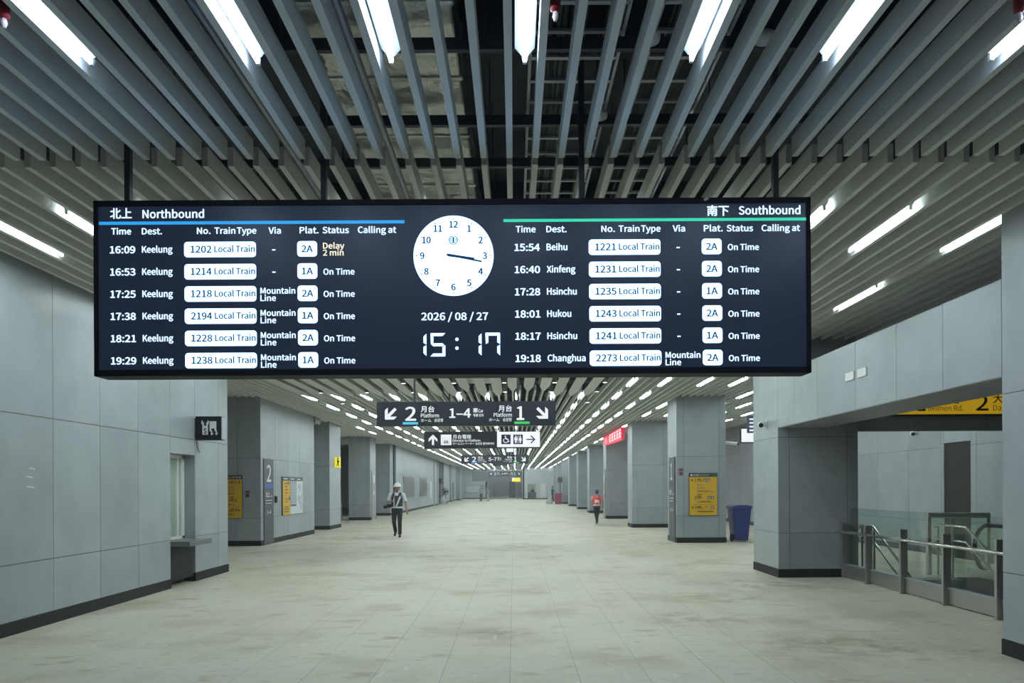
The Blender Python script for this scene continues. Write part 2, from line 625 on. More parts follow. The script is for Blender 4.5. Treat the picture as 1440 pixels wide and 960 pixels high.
class Art:
    """Artwork on an upright plane facing the entrance, drawn in the sign maker's units
    (u to the right, v downwards, s metres each; the whole hangs 0.3 degrees out of true)."""

    def __init__(self, mb, y):
        self.mb, self.y, self.s = mb, y, y / FOC

    def xz(self, u, v):
        du, dv = u - 723, v - 685
        return (du - dv * 0.00524) * self.s, EYE - (dv + du * 0.00524) * self.s

    def p(self, u, v, d=0.0):
        x, z = self.xz(u, v)
        return Vector((x, self.y - d, z))

    def text(self, body, u, v, h, m, w=None, align='L', bold=0.03, tight=False, d=0.004):
        text(self.mb, body, self.p(u, v), *FRONT, h * self.s, m, None if w is None else w * self.s, align, bold, tight, d)

    def rect(self, u0, v0, u1, v1, m, d=0.0, t=0.003, rad=0):
        o = self.p(u0, v1, d)
        w, h = (u1 - u0) * self.s, (v1 - v0) * self.s
        poly = rrect(w, h, rad * self.s) if rad else [(0, 0), (w, 0), (w, h), (0, h)]
        self.mb.prism(poly, o, *FRONT, t, m)

    def poly(self, pts, m, d=0.0, t=0.003):
        base = self.p(pts[0][0], pts[0][1], d)
        self.mb.prism([((u - pts[0][0]) * self.s, -(v - pts[0][1]) * self.s) for u, v in pts], base, *FRONT, t, m)

    def arrow(self, u, v, size, deg, m, d=0.003, wt=0.17):
        arrow(self.mb, 0, 0, size * self.s, deg, self.p(u, v, d), *FRONT, m, wt)


# ------------------------------------------------------------------ the setting
CEIL = 4.28                       # underside of the slats
TOPZ = 5.9
ZS = [0.15, 0.80, 2.53, 4.60]     # horizontal joints of the wall cladding


def cladding(mb, o, r, n, us, zs=ZS, gap=0.004, t=0.014, m=None):
    for i in range(len(us) - 1):
        for j in range(len(zs) - 1):
            mb.slab(o, r, RZ, n, us[i] + gap, us[i + 1] - gap, zs[j] + gap - o[2], zs[j + 1] - gap - o[2], t, m or M['panel'])


def frange(a, b, step):
    out = [a]
    while out[-1] + step < b - 0.05:
        out.append(out[-1] + step)
    out.append(b)
    return out


# floor, with the stairwell cut out of it
WELL = (6.02, 9.9, 7.4, 13.2)
fb = MB()
for x0, x1, y0, y1 in ((-14, WELL[0], -4, 150), (WELL[0], 14, WELL[3], 150), (WELL[0], 14, -4, WELL[2]), (WELL[1], 14, WELL[2], WELL[3])):
    fb.add([(x0, y0, 0), (x1, y0, 0), (x1, y1, 0), (x0, y1, 0)], [(0, 1, 2, 3)], M['floor'])
fb.build('floor', kind='structure', label='dusty beige tiled concourse floor')

# ceiling slab above the slats
cb = MB()
cb.box(-14, 14, -4, 150, TOPZ, TOPZ + 0.2, M['void'])
for y in range(2, 110, 4):
    cb.box(-14, 14, y + 0.3, y + 0.7, TOPZ - 0.45, TOPZ, M['void'])
ceiling = cb.build('ceiling', kind='structure', label='dark open ceiling void above grey slats')

STEP = 0.207
S0 = -0.023


def slats(y0, y1, ks, w=0.048, h=0.155, skip=None):
    mb = MB()
    for k in ks:
        x = S0 + STEP * k
        a, b = y0, y1
        if skip:
            a, b = skip(k, x, y0, y1)
        mb.box(x - w / 2, x + w / 2, a, b, CEIL, CEIL + h, M['slat'])
    mb.build('slat_panel', parent=ceiling)


slats(-2.0, 5.91, range(-27, 48))
slats(6.03, 17.2, range(-27, 48), skip=lambda k, x, a, b: (a, 13.33 if x > 4.75 else b))
slats(14.8, 17.2, range(-58, -27))
slats(14.75, 17.2, range(24, 30))
slats(13.9, 17.2, range(30, 48))
slats(17.25, 60.0, range(-58, 48), skip=lambda k, x, a, b: (20.1 if k % 2 and -6 < x < 2.3 else a, b))
slats(60.0, 107.8, range(-36, 24))
# broad panels fixed under every second slat in the middle bay, with tapered ends
wb = MB()
for j in range(-14, 6):
    x = S0 + STEP * 2 * j
    e = 20.1 if j in (0, 1, 2, -3) else 21.2
    poly = [(-0.13, 17.3), (0.13, 17.3), (0.13, e - 0.95), (0.024, e), (-0.024, e), (-0.13, e - 0.95)]
    wb.prism(poly, (x, 0, CEIL - 0.02), RX, RY, RZ, 0.010, M['slat'])
wb.build('broad_slat_panel', parent=ceiling)

# left wall with the ticket window recess
wl = MB()
XL = -5.72
wl.box(XL - 0.6, XL - 0.014, -4, 12.3, 0, TOPZ, M['joint'])
wl.box(XL - 0.6, XL - 0.014, 13.26, 14.77, 0, TOPZ, M['joint'])
wl.box(XL - 0.6, XL - 0.014, 12.3, 13.26, 2.26, TOPZ, M['joint'])
wl.box(XL - 0.6, XL - 0.24, 12.3, 13.26, 0, 0.70, M['darkgrey'])
us = [12.3 - 1.04 * i for i in range(15, -1, -1)]
cladding(wl, (XL - 0.014, 0, 0), RY, RX, us)
cladding(wl, (XL - 0.014, 0, 0), RY, RX, [13.26, 14.3, 14.77])
cladding(wl, (XL - 0.014, 0, 0), RY, RX, [12.3, 13.26], [2.26, 2.53, 4.30])
cladding(wl, (0, 14.756, 0), -RX, RY, [-XL, -XL + 1.0, -XL + 2.2, -XL + 4])
wl.slab((0, 13.26, 0), RX, RZ, -RY, XL - 0.24, XL - 0.002, 0.15, 2.26, 0.006, M['panel'])
wl.slab((0, 12.3, 0), RX, RZ, RY, XL - 0.24, XL - 0.002, 0.15, 2.26, 0.006, M['panel'])
wl.box(XL - 0.24, XL - 0.002, 12.3, 13.26, 2.255, 2.27, M['panel'])
wl.box(-14, XL - 0.6, 14.2, 14.756, 0, TOPZ, M['joint'])
wall_left = wl.build('wall_left', kind='structure', label='grey panelled wall left of the concourse')
bb = MB()
bb.box(XL - 0.1, XL + 0.012, -4, 12.3, 0, 0.15, M['plinth'])
bb.box(XL - 0.24, XL + 0.012, 13.25, 14.78, 0, 0.15, M['plinth'])
bb.box(XL - 0.25, XL - 0.2, 12.3, 13.26, 0, 0.15, M['plinth'])
bb.build('baseboard_left', kind='structure')

# ticket window in the recess
wn = MB()
for y0, y1, z0, z1 in ((12.3, 12.34, 0.78, 2.25), (13.16, 13.26, 0.78, 2.25), (12.3, 13.26, 2.19, 2.25), (12.3, 13.26, 0.775, 0.82), (12.99, 13.03, 0.8, 2.2)):
    wn.box(XL - 0.23, XL - 0.19, y0, y1, z0, z1, M['white'])
win = wn.build('window_1', kind='structure', label='white framed ticket window in the left wall')
MB().box(XL - 0.213, XL - 0.207, 12.34, 13.16, 0.82, 2.19, M['clearglass']).build('window_pane', parent=win)
rm = MB()
rx0, rx1, ry0, ry1, rz0, rz1 = XL - 2.4, XL - 0.61, 11.2, 14.15, 0.0, 2.7
for f in (((rx0, ry0, rz0), (rx0, ry1, rz0), (rx0, ry1, rz1), (rx0, ry0, rz1)), ((rx0, ry0, rz0), (rx1, ry0, rz0), (rx1, ry0, rz1), (rx0, ry0, rz1)),
          ((rx0, ry1, rz0), (rx1, ry1, rz0), (rx1, ry1, rz1), (rx0, ry1, rz1)), ((rx0, ry0, rz1), (rx1, ry0, rz1), (rx1, ry1, rz1), (rx0, ry1, rz1)),
          ((rx0, ry0, rz0), (rx1, ry0, rz0), (rx1, ry1, rz0), (rx0, ry1, rz0))):
    rm.add(f, [(0, 1, 2, 3)], M['roomwhite'])
rm.box(rx1, XL - 0.24, 13.25, 13.3, 0.7, 2.7, M['roomwhite'])
rm.box(rx1, XL - 0.24, 12.25, 12.3, 0.7, 2.7, M['roomwhite'])
rm.build('wall_booth', kind='structure', label='white interior of the ticket booth')

# bulkhead above the stair balustrade, and the walls of the stair lobby
XR = 4.76
bk = MB()
bk.box(XR + 0.014, 5.62, 7.21, 13.33, 2.70, 3.65, M['joint'])
bk.box(XR + 0.012, 5.62, 7.21, 13.33, 2.694, 2.706, M['grey'])
cladding(bk, (XR + 0.014, 0, 0), -RY, -RX, [-13.33, -12.55, -11.6, -10.3, -9.2, -8.2, -7.21], [2.70, 3.66])
bk.build('wall_bulkhead', kind='structure', label='pale panelled bulkhead above the stair railing')
bm_ = MB()
bm_.box(6.2, 12, 13.45, 13.85, 2.66, TOPZ, M['joint'])
cladding(bm_, (0, 13.45, 0), RX, -RY, [6.2, 7.3, 8.6, 10.0], [2.66, 4.40], m=M['grey'])
bm_.build('trim_1', kind='structure', label='dark beam across the stair lobby opening')
wr = MB()
wr.box(10.014, 10.5, -4, 16.2, -3.0, TOPZ, M['joint'])
wr.box(10.014, 10.5, 17.2, 150, 0, TOPZ, M['joint'])
wr.box(10.014, 10.5, 16.2, 17.2, 2.62, TOPZ, M['joint'])
us = frange(-17.2 - 18 * 1.04 * 1.5, -17.32, 1.56)
cladding(wr, (10.014, 0, 0), -RY, -RX, us, ZS)
cladding(wr, (10.014, 0, 0), -RY, -RX, [-17.32, -17.2], [0.15, 2.62, 4.3])
cladding(wr, (10.014, 0, 0), -RY, -RX, [-16.2, -16.0, -14.6, -13.2, -11.8, -10.4, -9, -7.4, -5], ZS)
cladding(wr, (10.014, 0, 0), -RY, -RX, [-17.2, -16.2], [2.62, 4.3])
for y in range(46, 140, 4):
    cladding(wr, (10.014, 0, 0), -RY, -RX, [-y - 4, -y], ZS)
wr.build('wall_right', kind='structure', label='grey panelled wall behind the stair lobby')
MB().box(10.02, 10.08, 16.2, 17.2, 0, 2.62, M['doorblack']).build('door_1', kind='structure', label='tall dark doorway in the stair lobby wall')

# walls that close the hall behind the camera and at its far end
MB().box(-14, 14, -4.2, -4, 0, TOPZ, M['panel']).build('wall_back', kind='structure')
fw = MB()
fw.box(-14, -4.0, 108, 108.4, 0, TOPZ, M['farbright'])
fw.box(1.2, 12, 102, 102.3, 2.16, TOPZ, M['farbright'])
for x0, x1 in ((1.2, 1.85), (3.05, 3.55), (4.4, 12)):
    fw.box(x0, x1, 102, 102.3, 0, 2.16, M['farbright'])
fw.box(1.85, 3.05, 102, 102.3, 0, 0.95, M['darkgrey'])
fw.box(1.2, 1.4, 102, 118, 0, TOPZ, M['farbright'])
fw.box(-4.2, -4.0, 108, 140, 0, TOPZ, M['farbright'])
fw.box(-14, 14, 140, 140.4, 0, TOPZ, M['farbright'])
fw.box(-4, 1.2, 112, 112.4, 4.0, TOPZ, M['farbright'])
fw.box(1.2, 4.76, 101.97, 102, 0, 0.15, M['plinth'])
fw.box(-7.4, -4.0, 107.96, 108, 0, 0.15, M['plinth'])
fw.build('wall_far', kind='structure', label='pale walls closing the far end of the concourse')
MB().box(3.05, 3.55, 101.96, 102, 0, 0.0, M['panel'])
bt = MB()
bt.box(1.45, 6, 102.4, 105, 0.0, 0.02, M['roomwhite'])
bt.box(1.45, 6, 104.9, 105, 0, 2.8, M['roomwhite'])
bt.box(1.45, 6, 102.4, 105, 2.7, 2.8, M['roomwhite'])
bt.build('wall_office', kind='structure', label='white room behind the far counter')


# ------------------------------------------------------------------ pillars
def pillar(x0, x1, y0, y1, label, inset=0.2, side='W', z1=4.30, zs=None):
    mb = MB()
    t = 0.014
    zs = zs or ZS
    mb.box(x0 + t, x1 - t, y0 + t, y1 - t, 0, TOPZ - 0.01, M['joint'])
    w, d = x1 - x0, y1 - y0
    iu = [x0, x0 + inset, x1 - inset, x1] if inset and w > 3 * inset else [x0, x1]
    cladding(mb, (0, y0 + t, 0), RX, -RY, iu, zs)
    cladding(mb, (0, y1 - t, 0), -RX, RY, [-x for x in iu[::-1]], zs)
    ys = frange(y0, y1, 1.3) if d > 2 else [y0, y1]
    cladding(mb, (x0 + t, 0, 0), -RY, -RX, [-y for y in ys[::-1]], zs)
    cladding(mb, (x1 - t, 0, 0), RY, RX, ys, zs)
    root = mb.build('pillar', kind='structure', label=label)
    p = MB()
    p.box(x0 - 0.01, x1 + 0.01, y0 - 0.01, y1 + 0.01, 0, 0.15, M['plinth'])
    p.build('plinth', parent=root)
    return root


PR = [(13.33, 14.70), (21.65, 22.9), (29.8, 31.0), (38.2, 39.45), (46.8, 48.1), (55.0, 56.3), (63.8, 65.1), (73.0, 74.3), (81.5, 82.8), (90.0, 91.3)]
words = ['grey panelled pillar carrying the end of the stair railing', 'grey panelled pillar with the yellow exit directory on its front',
         'grey panelled pillar just beyond the yellow directory pillar', 'grey panelled pillar at the far end of the red hanging sign',
         'grey pillar beside the worker in the orange vest', 'grey pillar second beyond the red hanging sign', 'grey pillar third beyond the red hanging sign',
         'grey pillar beside the dark red bin', 'grey pillar next beyond the dark red bin', 'grey pillar closest to the far office wall']
for (y0, y1), lb in zip(PR, words):
    pillar(XR, 6.2, y0, y1, lb)
pillar(XR, 6.2, 5.0, 7.21, 'grey panelled pillar cut off by the edge of the picture at the stairs')
pillar(-11.5, -7.30, 21.3, 27.0, 'broad grey wall block with platform 2 pylon and maps', inset=0.68)
pillar(-8.8, -7.36, 29.5, 31.4, 'grey pillar next beyond the map wall with a yellow blade sign')
pillar(-8.5, -7.40, 38.0, 39.6, 'grey pillar with a stainless pylon on its corner')
pillar(-9.0, -7.42, 44.2, 45.4, 'grey pillar just before the wall with two ticket windows')
pillar(-9.2, -7.36, 77.5, 80.0, 'grey pillar with a dark screen beside the standing fan')
pillar(-9.0, -7.30, 86.0, 87.2, 'far grey pillar first beyond the standing fan')
pillar(-9.0, -7.0, 95.5, 97.0, 'far grey pillar last before the whiteboard wall')
# wall with the two ticket windows
we = MB()
ye0, ye1 = 45.6, 72.0
we.box(-8.2, -7.364, ye0, ye1, 0, TOPZ, M['joint'])
ycl = [ye0, 46.6, 48.4, 49.6, 52.3, 55.2, 58.2, 61, 64, 66.9, 69.5, ye1]
cladding(we, (-7.364, 0, 0), RY, RX, ycl)
we.box(-7.45, -7.33, ye0, ye1, 0, 0.15, M['plinth'])
for y in (45.55, 67.5, 70.6):
    we.box(-7.36, -7.26, y, y + 0.35, 0, 4.3, M['galv'])
we.build('wall_ticket_hall', kind='structure', label='grey wall with two dark ticket windows')
for y0, y1, nm in ((49.0, 54.2, 'window_2'), (57.6, 62.2, 'window_3')):
    q = MB()
    q.box(-7.36, -7.30, y0, y1, 0.95, 2.45, M['grey'])
    q.box(-7.31, -7.295, y0 + 0.12, y1 - 0.12, 1.02, 2.38, M['counter'])
    q.build(nm, kind='structure')
MB().box(-7.349, -7.31, 64.4, 65.6, 0.75, 2.2, M['posterwhite']).build('notice_board', label='narrow white notice panel right of the two ticket windows', cat='notice board')
wf = MB()
wf.box(-8.8, -7.5, 80.0, 108, 0, TOPZ, M['panel'])
wf.box(-7.6, -7.48, 80.0, 108, 0, 0.15, M['plinth'])
wf.box(-7.51, -7.46, 90.0, 91.2, 0, 2.3, M['darkgrey'])
wf.build('wall_left_far', kind='structure')
MB().box(-14, -13.8, 14, 110, 0, TOPZ, M['panel']).build('wall_left_recess', kind='structure')
tr = MB()
tr.box(-11, -7.3, 27.2, 27.9, 4.05, 4.6, M['panel'])
tr.build('trim_2', kind='structure')

# ------------------------------------------------------------------ stairs and balustrades
st = MB()
sx0, sx1 = 6.3, 7.85
st.box(sx0, sx1, 12.9, 13.2, -0.16, -0.002, M['step'])
for i in range(1, 14):
    st.box(sx0, sx1, 13.2 - 0.3 * (i + 1), 13.2 - 0.3 * i, -0.165 * (i + 1) - 0.3, -0.165 * i, M['step'])
st.build('staircase', label='stone staircase going down behind the glass railing', cat='stairs')
pit = MB()
x0, x1, y0, y1 = WELL
for f in (((x0, y0, -3), (x0, y1, -3), (x0, y1, 0), (x0, y0, 0)), ((x1, y0, -3), (x1, y1, -3), (x1, y1, 0), (x1, y0, 0)),
          ((x0, y1, -3), (x1, y1, -3), (x1, y1, -0.002), (x0, y1, -0.002)), ((x0, y0, -3), (x1, y0, -3), (x1, y0, 0), (x0, y0, 0)),
          ((x0, y0, -3), (x1, y0, -3), (x1, y1, -3), (x0, y1, -3))):
    pit.add(f, [(0, 1, 2, 3)], M['panel'])
pit.build('wall_stairwell', kind='structure')


def balustrade(label, pts_fixed, posts, group=None, glass_h=1.25, rail_z=0.83, axis='Y', back=0.1, post_h=0.98):
    """A glass balustrade along Y at x = pts_fixed (or along X at y = pts_fixed)."""
    f = pts_fixed

    def P(a, c, z):                 # a along, c across (positive = away from the concourse)
        return (f + c, a, z) if axis == 'Y' else (a, f + c, z)

    def bx(mb, a0, a1, c0, c1, z0, z1, m):
        p, q = P(a0, c0, z0), P(a1, c1, z1)
        mb.box(min(p[0], q[0]), max(p[0], q[0]), min(p[1], q[1]), max(p[1], q[1]), z0, z1, m)
    root = thing('glass_railing', label, 'railing', P(posts[0], 0, 0), 0, group)
    for a in posts:
        q = MB()
        bx(q, a - 0.025, a + 0.025, -0.05, 0.06, 0, post_h, M['steel'])
        q.build('post', parent=root, bevel=0.004)
    for a0, a1 in zip(posts[:-1], posts[1:]):
        lo, hi = min(a0, a1), max(a0, a1)
        q = MB()
        bx(q, lo + 0.03, hi - 0.03, 0.02, 0.05, 0.02, 0.24, M['steel'])
        bx(q, lo + 0.03, hi - 0.03, 0.00, 0.09, 0.235, 0.25, M['galv'])
        q.build('kick_plate', parent=root)
        q = MB()
        bx(q, lo + 0.008, hi - 0.008, back, back + 0.012, 0.10, glass_h, M['glass'])
        q.build('glass_pane', parent=root)
    q = MB()
    lo, hi = min(posts), max(posts)
    q.sweep([P(lo - 0.02, -0.10, rail_z), P(hi + 0.1, -0.10, rail_z)], 0.024, M['chrome'], 14)
    for a in posts:
        q.sweep([P(a, -0.10, rail_z), P(a, -0.03, rail_z - 0.02)], 0.011, M['steel'], 8)
    q.build('handrail', parent=root)
    return root


balustrade('glass and steel railing along the open stairwell', 5.92, [7.92, 9.03, 10.15, 11.27, 12.38, 13.27])
balustrade('short glass railing between two pillars on the left', 37.2, [-8.7, -9.6, -10.5], axis='X', glass_h=1.1)
balustrade('short glass railing behind the pillar beyond the yellow directory', 30.6, [6.35, 7.3, 8.3], axis='X', glass_h=1.1)


def stair_rail(label, x, ys):
    root = thing('stair_handrail', label, 'handrail', (x, 13.6, 0), 0, 'handrails of the staircase')
    for z, nm in ((0.92, 'upper_rail'), (0.66, 'lower_rail')):
        q = MB()
        q.sweep([(x, 13.75, z - 0.06), (x, 13.72, z), (x, ys, z), (x, ys - 0.08, z - 0.02), (x, 9.0, z - 0.02 - (ys - 9.08) * 0.61)], 0.02, M['chrome'], 12)
        q.build(nm, parent=root)
    for y in (13.65, 13.2, 11.6, 10.0):
        zb = 0 if y > 13.1 else -(13.2 - y) * 0.55 - 0.15
        MB().cyl((x, y, zb), (x, y, min(0.9, 0.9 - (ys - y) * 0.61)), 0.02, M['steel'], 12).build('post', parent=root)


stair_rail('stainless double handrail on the pillar side of the staircase', 6.42, 13.28)
stair_rail('stainless double handrail beside the escalator', 7.82, 12.85)
bar = thing('barrier_rail', 'thick polished barrier rail on a glass panel beside the escalator', 'barrier', (7.6, 13.5, 0))
MB().sweep([(7.62, 13.62, 1.1), (8.58, 13.35, 1.1)], 0.05, M['brightrail'], 18).build('rail', parent=bar)
MB().slab((7.62, 13.62, 0), Vector((0.963, -0.27, 0)), RZ, Vector((0.27, 0.963, 0)), 0.02, 0.95, 0.03, 1.07, 0.012, M['glass']).build('glass_pane', parent=bar)
q = MB()
q.box(7.6, 7.66, 13.58, 13.66, 0, 1.06, M['steel'])
q.build('post', parent=bar)
q = MB()
q.box(8.52, 8.58, 13.33, 13.40, 0, 1.06, M['steel'])
q.build('post', parent=bar)
esc = thing('escalator', 'escalator with a curved black handrail end at the edge of the picture', 'escalator', (8.9, 13.0, 0))
for x, nm in ((8.35, 'balustrade'), (9.6, 'balustrade')):
    arc = [(x, 13.0 + 0.42 * math.sin(a), 0.52 + 0.42 * math.cos(a)) for a in [PI - 0.2 - (PI - 0.2) * k / 12 for k in range(13)]]
    q = MB()
    q.sweep(arc + [(x, 12.4, 0.93), (x, 9.4, -0.75)], 0.035, M['rubber'], 12)
    q.build('handrail_belt', parent=esc)
    q = MB()
    q.prism([(13.38, 0.1), (13.38, 0.5), (13.25, 0.8), (13.0, 0.9), (12.4, 0.9), (9.4, -0.78), (9.4, -1.6), (12.4, 0.05)], (x - 0.006, 0, 0), RY, RZ, RX, 0.012, M['glass'])
    q.build(nm, parent=esc)
    q = MB()
    q.prism([(13.5, 0), (13.5, 0.14), (12.4, 0.14), (9.4, -1.5), (9.4, -1.8), (12.4, 0)], (x - 0.09, 0, 0), RY, RZ, RX, 0.18, M['steel'])
    q.build('skirt', parent=esc)
q = MB()
for i in range(14):
    zt = 0.0 if i < 2 else -0.165 * (i - 1)
    q.box(8.45, 9.5, 13.2 - 0.3 * (i + 1), 13.2 - 0.3 * i, zt - 0.3, zt, M['darkgrey'])
q.build('steps', parent=esc)

# ------------------------------------------------------------------ ticket counter shelf and its sign
cs = thing('counter_shelf', 'dark stone counter shelf under the ticket window', 'shelf', (XL, 12.8, 0))
MB().box(XL - 0.2, -5.40, 12.3, 13.2, 0.69, 0.775, M['counter']).build('shelf_top', parent=cs, bevel=0.006)
MB().box(XL - 0.2, XL - 0.02, 12.36, 13.2, 0.1, 0.69, M['plinth']).build('support_panel', parent=cs)
cbl = MB()
cbl.sweep([(XL - 0.17, 12.42, 2.15), (XL - 0.16, 12.45, 1.9), (XL - 0.15, 12.48, 1.5), (XL - 0.16, 12.46, 1.1), (XL - 0.13, 12.5, 0.80)], 0.008, M['black'], 8)
cbl.build('cable', label='thin black cable hanging in the ticket window', cat='cable')

ts = thing('ticket_sign', 'black box sign with white ticket and hands pictogram beside the ticket window', 'sign', (-5.45, 13.3, 2.5))
MB().box(-5.70, -5.24, 13.24, 13.42, 2.53, 2.95, M['black']).build('sign_box', parent=ts, bevel=0.006)
MB().box(-5.245, -5.225, 13.25, 13.41, 2.54, 2.94, M['galv']).build('side_panel', parent=ts)
MB().box(-5.75, -5.68, 13.26, 13.34, 2.56, 2.92, M['darkgrey']).build('wall_bracket', parent=ts)
g = MB()
O = Vector((-5.69, 13.238, 2.53))


def tp(pts, m=M['print'], t=0.003):
    g.prism(pts, O, *FRONT, t, m)


tp([(0.115, 0.09), (0.215, 0.09), (0.215, 0.31), (0.185, 0.31), (0.185, 0.25), (0.145, 0.25), (0.145, 0.31), (0.115, 0.31)])
tp([(0.245, 0.33), (0.365, 0.33), (0.365, 0.15), (0.335, 0.15), (0.335, 0.20), (0.275, 0.20), (0.275, 0.15), (0.245, 0.15)])
for ax, s in ((0.10, 1), (0.205, 1)):
    tp([(ax, 0.28), (ax + 0.018, 0.27), (ax + 0.03, 0.33), (ax + 0.012, 0.335)])
    tp([(ax - 0.006, 0.29), (ax + 0.004, 0.35), (ax + 0.018, 0.345), (ax + 0.008, 0.29)])
for ax in (0.262, 0.345):
    tp([(ax, 0.10), (ax + 0.015, 0.09), (ax + 0.035, 0.16), (ax + 0.02, 0.165)])
    tp([(ax + 0.012, 0.085), (ax + 0.025, 0.08), (ax + 0.05, 0.12), (ax + 0.035, 0.13)])
text(g, '$', O + Vector((0.165, 0, 0.115)), *FRONT, 0.085, M['ink'], None, 'C', 0.05, False, 0.006)
g.build('pictogram', parent=ts, label='white pictogram of hands exchanging a ticket and money')
MB().sweep([(-5.70, 13.3, 2.55), (-5.70, 13.3, 2.45), (-5.69, 13.32, 2.36), (-5.66, 13.33, 2.30)], 0.006, M['black'], 8).build('cable', parent=ts)

# ------------------------------------------------------------------ lights
COLS = [-33, -29, -25, -21, -17, -13, -8, -4, 0, 5, 9, 14, 18, 23, 27, 32, 36, 41]


def colx(k):
    return 0.08 + STEP * k


def make_light(loc, label, group, tube='tube'):
    root = thing('fluorescent_light', label, 'light', loc, 0, group)
    q = MB()
    q.sweep([(0, -0.63, -0.012), (0, 0.63, -0.012)], 0.0155, M[tube], 8)
    q.build('tube', parent=root, base=(0, 0, 0))
    q = MB()
    hw = 0.062 if tube == 'tubecool' else 0.046
    q.prism([(-0.022, 0.014), (0.022, 0.014), (hw, 0.06), (hw, 0.075), (-hw, 0.075), (-hw, 0.06)], (0, -0.64, 0), RX, RZ, RY, 1.28, M['batten'])
    q.build('batten', parent=root, base=(0, 0, 0))
    for s in (-1, 1):
        q = MB()
        q.box(-0.012, 0.012, s * 0.645 - 0.012, s * 0.645 + 0.012, -0.03, 0.02, M['tubecap'])
        q.build('lamp_holder', parent=root, base=(0, 0, 0))
    return root


ORD = ['zeroth', 'first', 'second', 'third', 'fourth', 'fifth', 'sixth', 'seventh', 'eighth', 'ninth', 'tenth', 'eleventh', 'twelfth', 'thirteenth',
       'fourteenth', 'fifteenth', 'sixteenth', 'seventeenth', 'eighteenth', 'nineteenth']
proto = cool_proto = None
TZ = CEIL + 0.034


def place_light(x, y, label, group, cool=False):
    global proto, cool_proto
    if cool:
        if cool_proto is None:
            cool_proto = make_light((x, y, TZ), label, group, 'tubecool')
            return cool_proto
        return dup(cool_proto, (x, y, TZ), label, group)
    if proto is None:
        proto = make_light((x, y, TZ), label, group)
        return proto
    return dup(proto, (x, y, TZ), label, group)


NEAR = [-13, -8, -4, 0, 5, 9, 14]
for i, k in enumerate(NEAR):
    place_light(colx(k), 3.95, 'large fluorescent tube light at the top edge, %s from the left' % ORD[i + 1], 'tube lights above the camera side of the board', True)


def blocked(x, y):
    for y0, y1 in PR:
        if XR - 0.1 < x < 6.3 and y0 - 0.75 < y < y1 + 0.75:
            return True
    if x < -6.5 and (20.5 < y < 32.2 or 37.2 < y < 40.4 or y > 41):
        return True
    return False


rows = 0
far_tubes = MB()
band = 0
y = 7.72
while y < 106:
    band += 1
    xs = []
    for k in COLS:
        x = colx(k)
        if y < 14.8 and x < -5.6:
            continue
        if x > 4.75 and 12.6 < y < 15.5:
            continue
        if x > 5.2 and y < 9:
            continue
        if k > 23 and y < 13:
            continue
        if 18 < y < 20 and x < 2.3:
            continue
        if x > 6.9 and not (15 < y < 46):
            continue
        if x < -8.2 or blocked(x, y):
            continue
        xs.append(x)
    if y < 55:
        if len(xs) > 14:
            xs = xs[:14] if y > 30 else xs
        for i, x in enumerate(xs):
            place_light(x, y, 'fluorescent tube light, %s from the left in the %s row beyond the departure board' % (ORD[i + 1], ORD[band]), 'tube lights between the ceiling slats')
    else:
        for x in xs:
            far_tubes.sweep([(x, y - 0.63, TZ - 0.012), (x, y + 0.63, TZ - 0.012)], 0.0155, M['tube'], 6)
            far_tubes.box(x - 0.04, x + 0.04, y - 0.63, y + 0.63, TZ + 0.02, TZ + 0.06, M['batten'])
    y += 2.78
for y in range(111, 140, 4):
    for x in (-3, -1.4, 0.2):
        far_tubes.sweep([(x, y - 0.63, TZ - 0.012), (x, y + 0.63, TZ - 0.012)], 0.0155, M['tube'], 6)
        far_tubes.box(x - 0.05, x + 0.05, y - 0.63, y + 0.63, TZ + 0.02, TZ + 0.06, M['batten'])
far_tubes.build('distant_tube_lights', kind='stuff', label='rows of tiny tube lights in the farthest part of the ceiling', cat='lights')
# tube in the ticket booth and in the far office
for x_, w_ in ((XL - 0.85, 'nearer the window'), (XL - 1.4, 'farther from the window')):
    dup(proto, (x_, 12.0, 2.60), 'tube light inside the white ticket booth, ' + w_, 'tube lights in side rooms')
dup(proto, (3.2, 103.6, 2.6), 'tube light inside the far white office', 'tube lights in side rooms')
dup(proto, (colx(39), 15.6, TZ), 'tube light over the landing of the stair lobby', 'tube lights in side rooms')

# downlights between the broad panels
dl = None
for r_, y in enumerate((18.2, 19.95, 22.5)):
    for c_, x in enumerate((-5.2, -3.96, -2.71, -1.47, -0.23, 1.01, 2.25)):
        if r_ == 0 and c_ < 2:
            continue
        lb = 'small cylindrical downlight, %s from the left in the %s row between the broad ceiling panels' % (ORD[c_ + 1], ('front', 'middle', 'back')[r_])
        if dl is None:
            dl = thing('downlight', lb, 'light', (x, y, 4.22), 0, 'downlights between the broad panels')
            MB().sweep([(0, 0, 0.30), (0, 0, 0.02), (0, 0, 0.0)], [0.055, 0.062, 0.062], M['grey'], 18).build('housing', parent=dl, base=(0, 0, 0))
            MB().cyl((0, 0, -0.004), (0, 0, 0.001), 0.052, M['lens'], 18).build('lens', parent=dl, base=(0, 0, 0))
        else:
            dup(dl, (x, y, 4.22), lb)

# ------------------------------------------------------------------ what shows above the slats
du = MB()
du.box(-1.52, -0.42, 2.0, 24, 5.02, 5.45, M['foil'])
for y in (3.9, 5.1, 6.05, 7.05, 8.2, 9.5):
    du.box(-1.54, -0.40, y, y + 0.06, 5.0, 5.47, M['foil'])
du.build('air_duct', label='silver foil-wrapped air duct above the middle of the slats', cat='duct', bevel=0.02)


